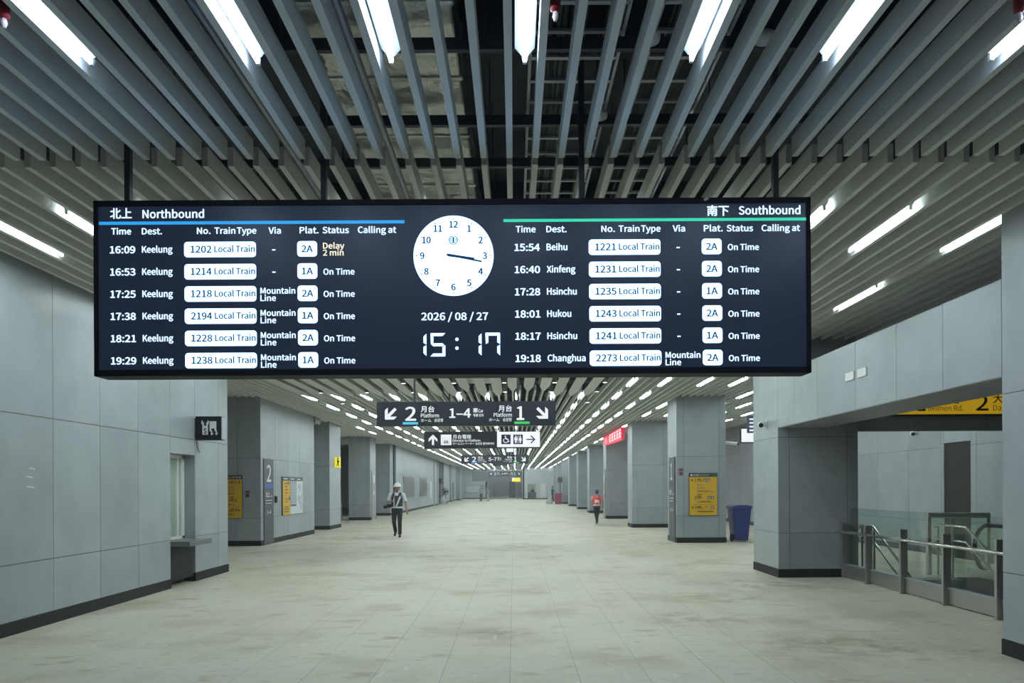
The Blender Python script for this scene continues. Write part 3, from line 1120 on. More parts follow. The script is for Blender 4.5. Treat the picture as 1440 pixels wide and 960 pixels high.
def tray(x0, x1, label):
    root = thing('cable_tray', label, 'cable tray', ((x0 + x1) / 2, 2, 5.0), 0, 'cable trays above the slats')
    for x in (x0, x1):
        MB().box(x - 0.012, x + 0.012, 2, 24, 4.98, 5.08, M['galv']).build('side_rail', parent=root)
    q = MB()
    y = 2.1
    while y < 12:
        q.box(x0, x1, y, y + 0.04, 4.98, 5.0, M['galv'])
        y += 0.33
    q.build('rung', parent=root, kind='stuff')
    q = MB()
    n = int((x1 - x0 - 0.06) / 0.05)
    for i in range(n):
        if random.random() < 0.75:
            x = x0 + 0.05 + i * 0.05
            q.sweep([(x + random.uniform(-0.01, 0.01), yy, 5.02 + random.uniform(0, 0.012)) for yy in (2, 5, 8, 12, 20)], random.choice((0.012, 0.017, 0.02)), M['cable'], 6)
    q.build('cables', parent=root, kind='stuff')


tray(0.14, 0.82, 'ladder cable tray beside the bright middle tube light above the slats')
tray(1.05, 1.6, 'second ladder cable tray from the duct above the slats')
for i, (y, lb) in enumerate(((5.42, 'front'), (6.55, 'second'), (7.4, 'third'), (8.7, 'fourth'), (10.2, 'fifth'), (12.0, 'last'))):
    q = MB()
    q.box(-3.2, 3.4, y, y + 0.045, 4.86, 4.95, M['strut'])
    q.box(-3.2, 3.4, y + 0.045, y + 0.05, 4.88, 4.92, M['galv'])
    for x in (-3.0, -1.7, -0.2, 1.0, 1.75, 3.2):
        q.cyl((x, y + 0.02, 4.95), (x, y + 0.02, TOPZ - 0.4), 0.008, M['strut'], 6)
    q.build('ceiling_strut', label='black steel strut crossing above the slats, %s one from the top edge' % lb, cat='strut', group='struts under the duct')
for x in (-1.13, -2.05, 2.35):
    MB().cyl((x, 2, 4.78), (x, 24, 4.78), 0.03, M['galv'], 12).build('conduit_pipe', label={-1.13: 'pale conduit running just under the foil duct', -2.05: 'pale conduit left of the foil duct', 2.35: 'grey conduit right of the cable trays'}[x], cat='pipe', group='conduits above the slats')
for (x, y), lb in zip(((0.90, 4.85), (0.68, 5.85), (1.66, 4.85)), ('white round detector beside the near cable tray', 'white round detector just above the departure board', 'white round detector near the far right cable tray')):
    q = MB()
    q.loft([(x, y, 4.62, 0.05, 0.05), (x, y, 4.60, 0.075, 0.075), (x, y, 4.57, 0.07, 0.07), (x, y, 4.56, 0.03, 0.03)], M['white'], 20)
    q.cyl((x, y, 4.62), (x, y, TOPZ), 0.012, M['strut'], 8)
    q.build('smoke_detector', label=lb, cat='detector')
for x, y, lb in ((0.24, 4.05, 'beside the middle tube light'), (-2.80, 4.08, 'at the upper left corner'), (2.80, 4.08, 'at the upper right corner')):
    s = thing('sprinkler', 'red wrapped sprinkler head hanging through the slats ' + lb, 'sprinkler', (x, y, 4.2), 0, 'wrapped sprinklers')
    MB().sweep([(x, y, TOPZ), (x, y, 4.42)], 0.014, M['strut'], 8).build('drop_pipe', parent=s)
    MB().sweep([(x, y, 4.45), (x, y, 4.40), (x, y, 4.26), (x, y, 4.25)], [0.02, 0.032, 0.028, 0.015], M['red'], 14).build('wrap', parent=s)
    MB().sweep([(x, y, 4.25), (x, y, 4.225), (x, y, 4.20)], [0.012, 0.018, 0.008], M['clearcap'], 12).build('cap', parent=s)

# ------------------------------------------------------------------ departure board
YB = 5.88
board = thing('departure_board', 'large black LED departure board with clock and train times hanging from the ceiling', 'departure board', (-0.48, YB, 2.54))
q = MB()
xL, zT = -3.33, 3.942
xR_, zB = 2.366, 2.548
q.box(xL, xR_, YB + 0.012, YB + 0.2, zB, zT, M['black'])
fr_ = 0.045
for a, b, c, d in ((xL, xR_, zT - fr_, zT), (xL, xR_, zB, zB + 0.05), (xL, xL + 0.035, zB, zT), (xR_ - 0.035, xR_, zB, zT)):
    q.box(a, b, YB - 0.012, YB + 0.012, c, d, M['black'])
q.build('housing', parent=board, bevel=0.004)
MB().box(xL + 0.035, xR_ - 0.035, YB, YB + 0.011, zB + 0.05, zT - fr_, M['screen']).build('screen', parent=board)
for u in (183, 458, 820, 1092):
    x = (u - 723) / FOC * 5.97
    MB().box(x - 0.022, x + 0.022, 5.945, 5.995, 3.93, TOPZ - 0.02, M['strut']).build('hanging_post', parent=board)


def board_part(name, fn, label=None):
    mb = MB()
    fn(Art(mb, YB))
    return mb.build(name, parent=board, label=label)


HEADS = []


def head(name, body, u, v, h, w, tight=False, bold=0.03):
    HEADS.append((name, lambda A: A.text(body, u, v, h, M['ledtext'], w, bold=bold, tight=tight)))


head('direction_heading', '北上', 155.5, 307.6, 14.6, 30, True, 0.025)
head('direction_heading', 'Northbound', 201, 306.8, 11.2, 86)
head('direction_heading', '南下', 994.5, 303.6, 14.6, 30, True, 0.025)
head('direction_heading', 'Southbound', 1039, 301.6, 11.2, 86)
for u, v, w, s in ((157, 329.8, 27.5, 'Time'), (200, 329.6, 28, 'Dest.'), (277.5, 329, 18.5, 'No.'), (302, 328.8, 29, 'Train'), (333.5, 328.6, 27, 'Type'), (378, 328.6, 17, 'Via'),
                   (421.8, 328.2, 26, 'Plat.'), (454, 328, 36.5, 'Status'), (503.6, 327.6, 53.5, 'Calling at'),
                   (725.5, 326.8, 27.5, 'Time'), (768.5, 326.6, 28, 'Dest.'), (845.8, 326.2, 18.5, 'No.'), (870, 326, 29, 'Train'), (901.5, 325.8, 27, 'Type'), (946, 325.6, 17, 'Via'),
                   (989.8, 325.4, 26, 'Plat.'), (1022, 325.3, 36.5, 'Status'), (1071, 325, 53.5, 'Calling at')):
    head('column_heading', s, u, v, 8.6, w, False, 0.035)
for fn_ in HEADS:
    board_part(fn_[0], fn_[1])
board_part('northbound_stripe', lambda A: A.rect(139.5, 312, 568.8, 316.2, M['ledblue'], 0.001), 'bright blue stripe under the Northbound heading')
board_part('southbound_stripe', lambda A: A.rect(708, 308.2, 1136, 312.2, M['ledgreen'], 0.001), 'bright green stripe under the Southbound heading')
NORTH = [('16:09', 'Keelung', '1202', '-', '2A', 'Delay'), ('16:53', 'Keelung', '1214', '-', '1A', 'On Time'), ('17:25', 'Keelung', '1218', 'M', '2A', 'On Time'),
         ('17:38', 'Keelung', '2194', 'M', '1A', 'On Time'), ('18:21', 'Keelung', '1228', 'M', '2A', 'On Time'), ('19:29', 'Keelung', '1238', 'M', '1A', 'On Time')]
SOUTH = [('15:54', 'Beihu', '1221', '-', '2A', 'On Time'), ('16:40', 'Xinfeng', '1231', '-', '2A', 'On Time'), ('17:28', 'Hsinchu', '1235', '-', '1A', 'On Time'),
         ('18:01', 'Hukou', '1243', '-', '2A', 'On Time'), ('18:17', 'Hsinchu', '1241', '-', '1A', 'On Time'), ('19:18', 'Changhua', '2273', 'M', '2A', 'On Time')]
_kw = glyphs('Keelung')[2]
KSX = 42.4 / (_kw[1] - _kw[0])
for tbl, du_, dv_ in ((NORTH, 0.0, 0.0), (SOUTH, 568.6, -3.4)):
    for i, (tm, dest, no, via, plat, stat) in enumerate(tbl):
        u0 = du_ + 0.33 * i * 0.9
        v0 = 356.2 + 31.2 * i + dv_

        t = M['ledtext']
        board_part('departure_time', lambda A: A.text(tm, 155.2 + u0, v0, 9.6, t, 35, bold=0.045))
        bx = glyphs(dest)[2]
        board_part('destination', lambda A: A.text(dest, 200.2 + u0, v0 - 0.9, 9.0, t, KSX * (bx[1] - bx[0]), bold=0.035))

        def via_text(A):
            if via == 'M':
                A.text('Mountain', 366 + u0, v0 - 5.6, 8.2, t, 48.6, bold=0.035)
                A.text('Line', 366 + u0, v0 + 4.6, 8.2, t, 21.5, bold=0.035)
            else:
                A.rect(382.7 + u0, v0 - 5.6, 387.3 + u0, v0 - 4.0, t, 0.001)
        board_part('via_line', via_text)

        def status_text(A):
            if stat == 'Delay':
                A.text('Delay', 454.6 + u0, v0 - 6.6, 8.0, M['ledwarm'], 29.6, bold=0.03)
                A.text('2 min', 454.6 + u0, v0 + 3.2, 8.0, M['ledwarm'], 28.6, bold=0.03)
            else:
                A.text(stat, 454.8 + u0, v0 - 1.2, 8.2, t, 43.4, bold=0.035)
        board_part('train_status', status_text, 'pale yellow two-line delay notice' if stat == 'Delay' else None)
        p = board_part('train_type_pill', lambda A: A.rect(259.3 + u0, v0 - 15.9, 360 + u0, v0 + 5.6, M['ledwhite'], 0.001, rad=4.5))
        mb = MB()
        A = Art(mb, YB - 0.004)
        A.text(no, 268.4 + u0, v0 - 0.8, 9.4, M['inkblue'], 29, bold=0.045)
        A.text('Local Train', 301.8 + u0, v0 - 1.6, 8.6, M['inkblue'], 56.6, bold=0.04)
        mb.build('pill_text', parent=p)
        p = board_part('platform_badge', lambda A: A.rect(418.2 + u0, v0 - 17.0, 446 + u0, v0 + 4.6, M['ledwhite'], 0.001, rad=4.5))
        mb = MB()
        A = Art(mb, YB - 0.004)
        A.text(plat, 424.4 + u0, v0 - 1.6, 9.2, M['inkblue'], 15.4, bold=0.045)
        mb.build('badge_text', parent=p)

# clock
CU, CV, CR = 637.8, 359.6, 56.3
mb = MB()
A = Art(mb, YB)
mb.prism(disc(0, 0, CR * A.s, 72), A.p(CU, CV, 0.001), *FRONT, 0.003, M['ledwhite'])
dial = mb.build('clock_face', parent=board, label='round white clock dial')
mb = MB()
A = Art(mb, YB - 0.0045)
for h in range(1, 13):
    a = math.radians(30 * h)
    A.text(str(h), CU + 44 * math.sin(a), CV - 44 * math.cos(a) + 4.4, 8.8, M['inkblue'], None, 'C', 0.055)
for k in range(60):
    a = math.radians(6 * k)
    mb.prism(disc(0, 0, (0.85 if k % 5 == 0 else 0.42) * A.s, 10), A.p(CU + 52 * math.sin(a), CV - 52 * math.cos(a), 0.0), *FRONT, 0.002, M['inkblue'])
mb.build('numerals', parent=dial)
mb = MB()
A = Art(mb, YB - 0.0045)
o = A.p(CU - 0.3, CV - 22.2)
s = A.s
ring(mb, 0, 0, 6.4 * s, 1.1 * s, o, *FRONT, 0.002, M['inkblue'], 36, 112, 428)
mb.prism([(-1.1 * s, -3.4 * s), (1.1 * s, -3.4 * s), (1.1 * s, 3.6 * s), (-1.1 * s, 3.6 * s)], o, *FRONT, 0.002, M['inkblue'])
mb.prism([(-3.0 * s, -3.8 * s), (3.0 * s, -3.8 * s), (3.0 * s, -2.9 * s), (-3.0 * s, -2.9 * s)], o, *FRONT, 0.0024, M['inkblue'])
mb.prism([(-2.6 * s, 5.2 * s), (0, 2.6 * s), (2.6 * s, 5.2 * s), (1.2 * s, 5.2 * s), (0, 4.0 * s), (-1.2 * s, 5.2 * s)], o, *FRONT, 0.0024, M['inkblue'])
for dv in (1.4, 0.0, -1.2):
    for sx in (-1, 1):
        a, b = sorted((sx * 1.5 * s, sx * 5.8 * s))
        mb.prism([(a, dv * s), (b, dv * s), (b, (dv + 0.65) * s), (a, (dv + 0.65) * s)], o, *FRONT, 0.0024, M['inkblue'])
mb.build('railway_emblem', parent=dial, label='small blue round railway emblem')


def hand(name, deg, tip, tail, w, d):
    mb = MB()
    A = Art(mb, YB - d)
    a = math.radians(deg)
    dx, dz = math.sin(a), math.cos(a)
    s = A.s
    P = lambda l, k: ((dx * l + dz * k) * s, (dz * l - dx * k) * s)
    mb.prism([P(-tail, -w), P(-tail, w), P(tip, w * 0.8), P(tip, -w * 0.8)], A.p(CU, CV), *FRONT, 0.002, M['handblue'])
    mb.prism(disc(0, 0, 2.0 * s, 18), A.p(CU, CV), *FRONT, 0.0022, M['handblue'])
    mb.build(name, parent=dial)


hand('hour_hand', 98.5, 29.5, 8, 1.9, 0.005)
hand('minute_hand', 101.7, 40.6, 10, 1.35, 0.008)
board_part('date_text', lambda A: A.text('2026 / 08 / 27', 592.8, 450.2, 10.2, M['ledtext'], 93.4, bold=0.035))


def segment_digit(u, v, w, h, which):
    t = 4.0
    hh = h / 2
    S = {'a': [(0, 0), (w, 0), (w - t, t), (t, t)], 'd': [(t, h - t), (w - t, h - t), (w, h), (0, h)],
         'g': [(t * 0.4, hh), (t, hh - t / 2), (w - t, hh - t / 2), (w - t * 0.4, hh), (w - t, hh + t / 2), (t, hh + t / 2)],
         'f': [(0, 0.7), (t, t + 0.7), (t, hh - t / 2 - 0.5), (0.6, hh - 0.5)],
         'b': [(w, 0.7), (w, hh - 0.5), (w - t, hh - t / 2 - 0.9), (w - t, t + 0.7)], 'c': [(w, hh + 0.5), (w, h - 0.7), (w - t, h - t - 0.7), (w - t, hh + t / 2 + 0.9)]}
    board_part('time_digit', lambda A: [A.poly([(u + x, v + y) for x, y in S[k]], M['ledwhite'], 0.001) for k in which])


segment_digit(578.8, 468.6, 20.8, 32.4, 'bc')
segment_digit(605.4, 468.4, 20.8, 32.6, 'afgcd')
segment_digit(656.3, 468.0, 20.8, 32.4, 'bc')
segment_digit(682.6, 467.8, 20.6, 32.4, 'abcf')
for v_ in (477, 489.4):
    board_part('colon_dot', lambda A: A.mb.prism(disc(0, 0, 2.3 * A.s, 16), A.p(642.6, v_, 0.001), *FRONT, 0.003, M['ledwhite']))
MB().prism([(0, 0), (0.035, 0.012), (0.03, 0.035), (-0.005, 0.02)], (1.52, YB - 0.013, zT - 0.03), *FRONT, 0.002, M['label_panel']).build('sticker', parent=board, label='tiny pale sticker on the top frame')


# ------------------------------------------------------------------ hanging platform signs
def platform_sign(y, box, cars, label, k=1.0, u0=529.4, v0=563.5, small=False, hangers=((583, 1), (728, 1)), blue=M['signcyan']):
    """box = (left, top, right, bottom) of the face in the sign maker's units; content laid out for a 252 x 33.5 face."""
    l, t, r, b = box
    k = (r - l) / 252.2
    mb = MB()
    A = Art(mb, y)
    x0, z1 = A.xz(l, t)
    x1, z0 = A.xz(r, b)
    root = thing('platform_sign', label, 'sign', ((x0 + x1) / 2, y, z0), 0, 'hanging platform signs')
    q = MB()
    q.box(x0, x1, y + 0.004, y + 0.16, z0, z1, M['signface'])
    q.build('sign_box', parent=root, bevel=0.004)
    for f in (0.21, 0.79):
        x = x0 + (x1 - x0) * f
        MB().cyl((x, y + 0.08, z1 - 0.01), (x, y + 0.08, CEIL + 0.6), 0.02, M['strut'], 10).build('hanger', parent=root)

    S = A.s * k
    o = Vector((x0, y + 0.004, z1))

    def P(u, v):
        return o + RX * (u * S) - RZ * (v * S)

    m = M['signtext']
    for deg, u in ((225, 19.3), (135, 233.8)):
        q = MB()
        arrow(q, 0, 0, 21.5 * S, deg, P(u, 17.2), *FRONT, m, 0.19)
        q.build('arrow', parent=root)

    def group(name, items):
        q = MB()
        for s_, u, v, h, w, al, bo, ti in items:
            text(q, s_, P(u, v), *FRONT, h * S, m, w * S, al, bo, ti, 0.003)
        q.build(name, parent=root)
    group('platform_number', [('2', 40.8, 26.2, 18.6, 14.4, 'L', 0.035, False)])
    group('platform_number', [('1', 197.8, 26.0, 18.6, 9.6, 'L', 0.035, False)])
    group('platform_name', [('月台', 62.4, 14.8, 8.8, 18.8, 'L', 0.025, True), ('Platform', 62.4, 22.0, 5.2, 25.4, 'L', 0.02, False), ('ホーム', 62.4, 28.4, 4.2, 14.4, 'L', 0.02, True), ('승강장', 81.4, 28.6, 4.8, 12.4, 'L', 0.02, True)])
    group('platform_name', [('月台', 190.4, 14.4, 8.8, 18.8, 'R', 0.025, True), ('Platform', 190.4, 21.6, 5.2, 25.4, 'R', 0.02, False), ('ホーム', 158.4, 28.0, 4.2, 14.4, 'L', 0.02, True), ('승강장', 190.2, 28.2, 4.8, 12.4, 'R', 0.02, True)])
    group('car_range', [(cars, 117.6, 22.6, 12.6, 29.6, 'C', 0.04, False)])
    group('car_text', [('車', 136, 15.8, 6.6, 6.6, 'L', 0.03, True), ('Car', 143.6, 15.4, 4.2, 6.6, 'L', 0.03, False), ('号車 호차', 136, 21.6, 4.2, 14.6, 'L', 0.02, True)])
    for nm, u, mm in (('platform_two_bar', 36.8, blue), ('platform_one_bar', 193.8, M['signgreen'])):
        q = MB()
        q.prism([(0, 0), (21.6 * S, 0), (21.6 * S, 3.3 * S), (0, 3.3 * S)], P(u, 31.9), *FRONT, 0.003, mm)
        q.build(nm, parent=root, label={'platform_two_bar': 'blue bar under the 2', 'platform_one_bar': 'green bar under the 1'}[nm])
    return root


platform_sign(13.2, (529.4, 565.0, 781.4, 597.9), '1–4', 'dark hanging sign with platform 2 and 1 arrows and cars 1–4')
platform_sign(34.7, (648.6, 639.4, 743.2, 651.4), '5–7', 'dark hanging sign with platform arrows and cars 5–7', blue=M['signblue'])
platform_sign(71.0, (687.3, 662.8, 733.0, 669.4), '8–10', 'small distant hanging sign with platform arrows, farthest of the platform signs', blue=M['signblue'])

YS = 20.8
mb = MB()
A = Art(mb, YS)
x0, z1 = A.xz(596, 606.8)
x1, z0 = A.xz(759.8, 629.6)
es = thing('elevator_sign', 'hanging sign with elevator arrow and white restroom panel', 'sign', ((x0 + x1) / 2, YS, z0))
xm, _ = A.xz(699, 620)
MB().box(x0, x1, YS + 0.004, YS + 0.16, z0, z1, M['signface']).build('sign_box', parent=es, bevel=0.004)
MB().box(xm, x1 - 0.01, YS - 0.002, YS + 0.006, z0 + 0.03, z1 - 0.015, M['signwhite']).build('white_panel', parent=es)
for f in (0.22, 0.78):
    x = x0 + (x1 - x0) * f
    MB().cyl((x, YS + 0.08, z1 - 0.01), (x, YS + 0.08, CEIL + 0.6), 0.02, M['strut'], 10).build('hanger', parent=es)
A.arrow(608.9, 618.2, 14.8, 0, M['signtext'], 0.003, 0.2)
A.text('月台電梯', 636.8, 616.8, 5.9, M['signtext'], 25.6, bold=0.02, tight=True)
A.text('Elevator to Platform', 636.8, 620.8, 3.1, M['signtext'], 38.6, bold=0.03)
A.text('ホームエレベーター', 636.8, 625.2, 3.2, M['signtext'], 30, bold=0.02, tight=True)
A.text('승강장 엘리베이터', 668.6, 625.2, 3.3, M['signtext'], 26, bold=0.02, tight=True)
A.rect(620, 611, 634.8, 625.6, M['signwhite'], 0.001)
A.arrow(746.6, 617.6, 12.6, 90, M['signnavy'], 0.007, 0.13)
mb.build('lettering', parent=es)
mb = MB()
A = Art(mb, YS - 0.004)
o = A.p(620, 625.6)
s = A.s
for a, b, c, d in ((2.2, 12.6, 2.0, 10.4),):
    for p in ([(a, c), (b, c), (b, c + 0.4), (a, c + 0.4)], [(a, d), (b, d), (b, d + 0.4), (a, d + 0.4)], [(a, c), (a + 0.4, c), (a + 0.4, d), (a, d)], [(b - 0.4, c), (b, c), (b, d), (b - 0.4, d)]):
        mb.prism([(x * s, y * s) for x, y in p], o, *FRONT, 0.001, M['postergrey'])
for cx in (5.2, 7.4, 9.6):
    mb.prism(disc(cx * s, 6.6 * s, 0.7 * s, 12), o, *FRONT, 0.001, M['signnavy'])
    mb.prism([((cx - 0.8) * s, 2.6 * s), ((cx + 0.8) * s, 2.6 * s), ((cx + 0.8) * s, 5.6 * s), ((cx - 0.8) * s, 5.6 * s)], o, *FRONT, 0.001, M['signnavy'])
mb.build('elevator_pictogram', parent=es)
mb = MB()
A = Art(mb, YS - 0.003)
A.rect(705.0, 610.8, 718.2, 624.4, M['signnavy'])
A.rect(721.8, 610.8, 735.2, 624.4, M['signnavy'])
A2 = Art(mb, YS - 0.0065)
s = A2.s
o = A2.p(711.6, 617.6)
mb.prism(disc(-0.9 * s, 4.3 * s, 0.95 * s, 14), o, *FRONT, 0.001, M['signwhite'])
ring(mb, -0.4 * s, -1.5 * s, 3.6 * s, 0.9 * s, o, *FRONT, 0.001, M['signwhite'], 24, 130, 395)
mb.prism([(-1.5 * s, 3.0 * s), (-0.3 * s, 3.0 * s), (0.1 * s, -0.2 * s), (2.4 * s, -0.2 * s), (3.6 * s, -3.6 * s), (4.9 * s, -3.2 * s), (4.7 * s, -2.5 * s), (4.0 * s, -2.7 * s), (2.9 * s, 0.8 * s), (-1.2 * s, 0.8 * s)], o, *FRONT, 0.0014, M['signwhite'])
for cx, fem in ((-3.1, 0), (3.1, 1)):
    o = A2.p(728.5 + cx, 617.6)
    mb.prism(disc(0, 4.3 * s, 1.0 * s, 14), o, *FRONT, 0.001, M['signwhite'])
    if fem:
        mb.prism([(-1.2 * s, 2.9 * s), (1.2 * s, 2.9 * s), (2.2 * s, -1.6 * s), (1.0 * s, -1.6 * s), (1.0 * s, -5 * s), (-1.0 * s, -5 * s), (-1.0 * s, -1.6 * s), (-2.2 * s, -1.6 * s)], o, *FRONT, 0.001, M['signwhite'])
    else:
        mb.prism([(-2 * s, 2.9 * s), (2 * s, 2.9 * s), (2 * s, -1.4 * s), (1.1 * s, -1.4 * s), (1.1 * s, -5 * s), (-1.1 * s, -5 * s), (-1.1 * s, -1.4 * s), (-2 * s, -1.4 * s)], o, *FRONT, 0.001, M['signwhite'])
o = A2.p(728.5, 617.6)
mb.prism([(-0.25 * s, -5.4 * s), (0.25 * s, -5.4 * s), (0.25 * s, 5.4 * s), (-0.25 * s, 5.4 * s)], o, *FRONT, 0.001, M['signwhite'])
mb.build('restroom_pictogram', parent=es, label='navy squares with wheelchair and restroom figures')

# small lit sign, dark sign and the back of another board farther on
mb = MB()
A = Art(mb, 30.0)
x0, z1 = A.xz(712, 629.8)
x1, z0 = A.xz(722.4, 635.4)
t_ = thing('exit_sign', 'small pale cyan lit sign under the restroom sign', 'sign', ((x0 + x1) / 2, 30, z0))
MB().box(x0, x1, 30, 30.06, z0, z1, M['signcyan']).build('sign_box', parent=t_)
MB().box(x0 + 0.012, x1 - 0.012, 29.99, 30.0, z0 + 0.012, z1 - 0.012, M['signwhite']).build('lit_face', parent=t_)
MB().cyl(((x0 + x1) / 2, 30.03, z1), ((x0 + x1) / 2, 30.03, CEIL + 0.2), 0.012, M['strut'], 8).build('hanger', parent=t_)
mb = MB()
A = Art(mb, 48.0)
x0, z1 = A.xz(693, 650)
x1, z0 = A.xz(714, 654.8)
t_ = thing('unlit_sign', 'small dark unlit sign just under the cars 5–7 sign', 'sign', ((x0 + x1) / 2, 48, z0))
MB().box(x0, x1, 48, 48.12, z0, z1, M['signface']).build('sign_box', parent=t_)
MB().cyl(((x0 + x1) / 2, 48.06, z1), ((x0 + x1) / 2, 48.06, CEIL + 0.2), 0.015, M['strut'], 8).build('hanger', parent=t_)
mb = MB()
A = Art(mb, 90.0)
x0, z1 = A.xz(664, 662.5)
x1, z0 = A.xz(734.5, 676)
t_ = thing('far_display_board', 'grey back of a distant display board behind the farthest sign', 'display board', ((x0 + x1) / 2, 90, z0))
MB().box(x0, x1, 90, 90.25, z0, z1, M['signboxgrey']).build('housing', parent=t_)
for f in (0.2, 0.8):
    x = x0 + (x1 - x0) * f
    MB().cyl((x, 90.1, z1), (x, 90.1, CEIL + 0.2), 0.04, M['strut'], 8).build('hanger', parent=t_)
mb = MB()
A = Art(mb, 86.0)
x0, z1 = A.xz(720, 671.6)
x1, z0 = A.xz(731.6, 677)
t_ = thing('far_exit_sign', 'tiny bright yellow and white sign under the farthest display board', 'sign', ((x0 + x1) / 2, 86, z0))
MB().box(x0, x1, 86, 86.12, z0, z1, M['yellowbright']).build('sign_box', parent=t_)
MB().box(x0, x0 + 0.28, 85.98, 86, z0 + 0.2, z1, M['signwhite']).build('white_panel', parent=t_)
MB().cyl(((x0 + x1) / 2, 86.06, z1), ((x0 + x1) / 2, 86.06, CEIL + 0.2), 0.03, M['strut'], 8).build('hanger', parent=t_)


# red fascia sign between two pillars
rs = thing('shop_sign', 'red lit hanging sign with white characters along the right pillars', 'sign', (4.62, 33.0, 3.7))
q = MB()
q.prism([(31.6, 3.68), (31.6, 4.2), (38.0, 4.24), (38.0, 3.86), (37.4, 3.74), (33.0, 3.66)], (4.60, 0, 0), RY, RZ, RX, 0.12, M['redlit'])
q.build('sign_box', parent=rs)
g = MB()
ring(g, 0, 0, 0.17, 0.035, Vector((4.595, 36.9, 3.97)), *WEST, 0.004, M['pinklit'], 24)
ring(g, 0, 0, 0.08, 0.03, Vector((4.595, 36.9, 3.97)), *WEST, 0.004, M['pinklit'], 16)
for i in range(5):
    yy = 35.6 - i * 0.82
    for a, b, c, d in ((0.0, 0.55, 0.30, 0.35), (0.05, 0.5, 0.15, 0.2), (0.0, 0.58, 0.0, 0.05), (0.24, 0.31, 0.0, 0.36), (0.02 + 0.1 * (i % 2), 0.1 + 0.1 * (i % 2), 0.02, 0.3)):
        g.slab((4.598, yy, 3.79), *WEST, a, b, c, d, 0.004, M['pinklit'])
g.build('characters', parent=rs, label='blurred white characters')

# yellow direction sign over the stair lobby opening
ys = thing('exit_direction_sign', 'wide yellow sign reading Beimen Rd. over the stair lobby opening', 'sign', (8.2, 13.4, 2.93))
MB().box(6.75, 9.9, 13.30, 13.42, 2.926, 3.42, M['yellowlit']).build('sign_box', parent=ys)
MB().box(6.74, 9.91, 13.31, 13.43, 2.905, 2.926, M['black']).build('lower_edge', parent=ys)
mb = MB()
A = Art(mb, 13.298)
A.text('1', 1290, 577.4, 20, M['ink'], None, 'L', 0.03)
A.text('北門路', 1305, 567.6, 13, M['ink'], 44, bold=0.02, tight=True)
A.text('Beimen Rd.', 1305, 577.6, 7.6, M['ink'], 49.5, bold=0.0)
A.text('2', 1372.8, 576.8, 20.0, M['ink'], 16.6, bold=0.03)
A.text('大', 1396.5, 566.6, 13, M['ink'], 14, bold=0.02, tight=True)
A.text('Das', 1396.5, 577.0, 7.6, M['ink'], None, bold=0.0)
mb.build('lettering', parent=ys)


# ------------------------------------------------------------------ pylons, directories and maps
def pylon_two():
    x = -7.285
    root = thing('platform_pylon', 'dark grey pylon with a white 2 on the corner of the map wall', 'sign', (x, 21.95, 0))
    MB().box(x - 0.012, x + 0.012, 21.52, 22.36, 0.0, 2.52, M['pylon']).build('panel', parent=root)
    g = MB()
    o = lambda yy, z: Vector((x + 0.012, yy, z))
    text(g, '2', o(21.94, 1.86), *EAST, 0.48, M['print'], 0.36, 'C', 0.03)
    text(g, '北上', o(21.66, 1.40), *EAST, 0.15, M['print'], 0.34, 'L', 0.03, True)
    text(g, 'North', o(22.04, 1.40), *EAST, 0.05, M['print'], 0.2, 'L', 0.02)
    g.slab((x + 0.012, 21.64, 1.29), *EAST, 0, 0.6, 0, 0.02, 0.003, M['print'])
    g.slab((x + 0.012, 21.68, 1.21), *EAST, 0, 0.5, 0, 0.018, 0.003, M['print'])
    text(g, '1–4', o(21.94, 0.90), *EAST, 0.11, M['print'], 0.34, 'C', 0.03)
    g.build('lettering', parent=root)
    MB().slab((x + 0.012, 21.6, 1.66), *EAST, 0, 0.7, 0, 0.13, 0.003, M['pylonblue']).build('blue_bar', parent=root, label='blue bar under the numeral')


def pylon_one():
    x = XR - 0.015
    root = thing('platform_pylon', 'dark grey pylon with a white 1 on the side of the yellow directory pillar', 'sign', (x, 22.2, 0))
    MB().box(x - 0.012, x + 0.012, 21.82, 22.62, 0.0, 2.52, M['pylon']).build('panel', parent=root)
    g = MB()
    o = lambda yy, z: Vector((x - 0.012, yy, z))
    text(g, '1', o(22.24, 1.86), *WEST, 0.48, M['print'], 0.2, 'C', 0.03)
    text(g, '南下', o(22.52, 1.40), *WEST, 0.15, M['print'], 0.34, 'L', 0.03, True)
    text(g, 'South', o(22.14, 1.40), *WEST, 0.05, M['print'], 0.2, 'L', 0.02)
    g.slab((x - 0.012, 22.54, 1.29), *WEST, 0, 0.6, 0, 0.02, 0.003, M['print'])
    g.slab((x - 0.012, 22.5, 1.21), *WEST, 0, 0.5, 0, 0.018, 0.003, M['print'])
    text(g, '1–4', o(22.24, 0.90), *WEST, 0.11, M['print'], 0.34, 'C', 0.03)
    g.build('lettering', parent=root)
    MB().slab((x - 0.012, 22.58, 1.66), *WEST, 0, 0.7, 0, 0.13, 0.003, M['darkgrey']).build('bar', parent=root)


pylon_two()
pylon_one()
for x, y0, y1, lb, fr in ((-7.387, 38.3, 39.3, 'stainless pylon on the corner of the left pillar', EAST), (XR - 0.013, 38.45, 39.2, 'grey pylon on the pillar beside the orange vest worker', WEST)):
    n = fr[2]
    r_ = thing('platform_pylon', lb, 'sign', (x, y0, 0))
    MB().box(min(x, x + n.x * 0.03), max(x, x + n.x * 0.03), y0, y1, 0, 2.55, M['steel']).build('panel', parent=r_)
    g = MB()
    a = y0 if fr is EAST else y1
    g.slab((x + n.x * 0.03, a, 0), *fr, 0.3, 0.7 * (y1 - y0), 1.9, 2.3, 0.004, M['print'])
    g.slab((x + n.x * 0.03, a, 0), *fr, 0.3, 0.7 * (y1 - y0), 1.3, 1.5, 0.004, M['print'])
    g.build('lettering', parent=r_)


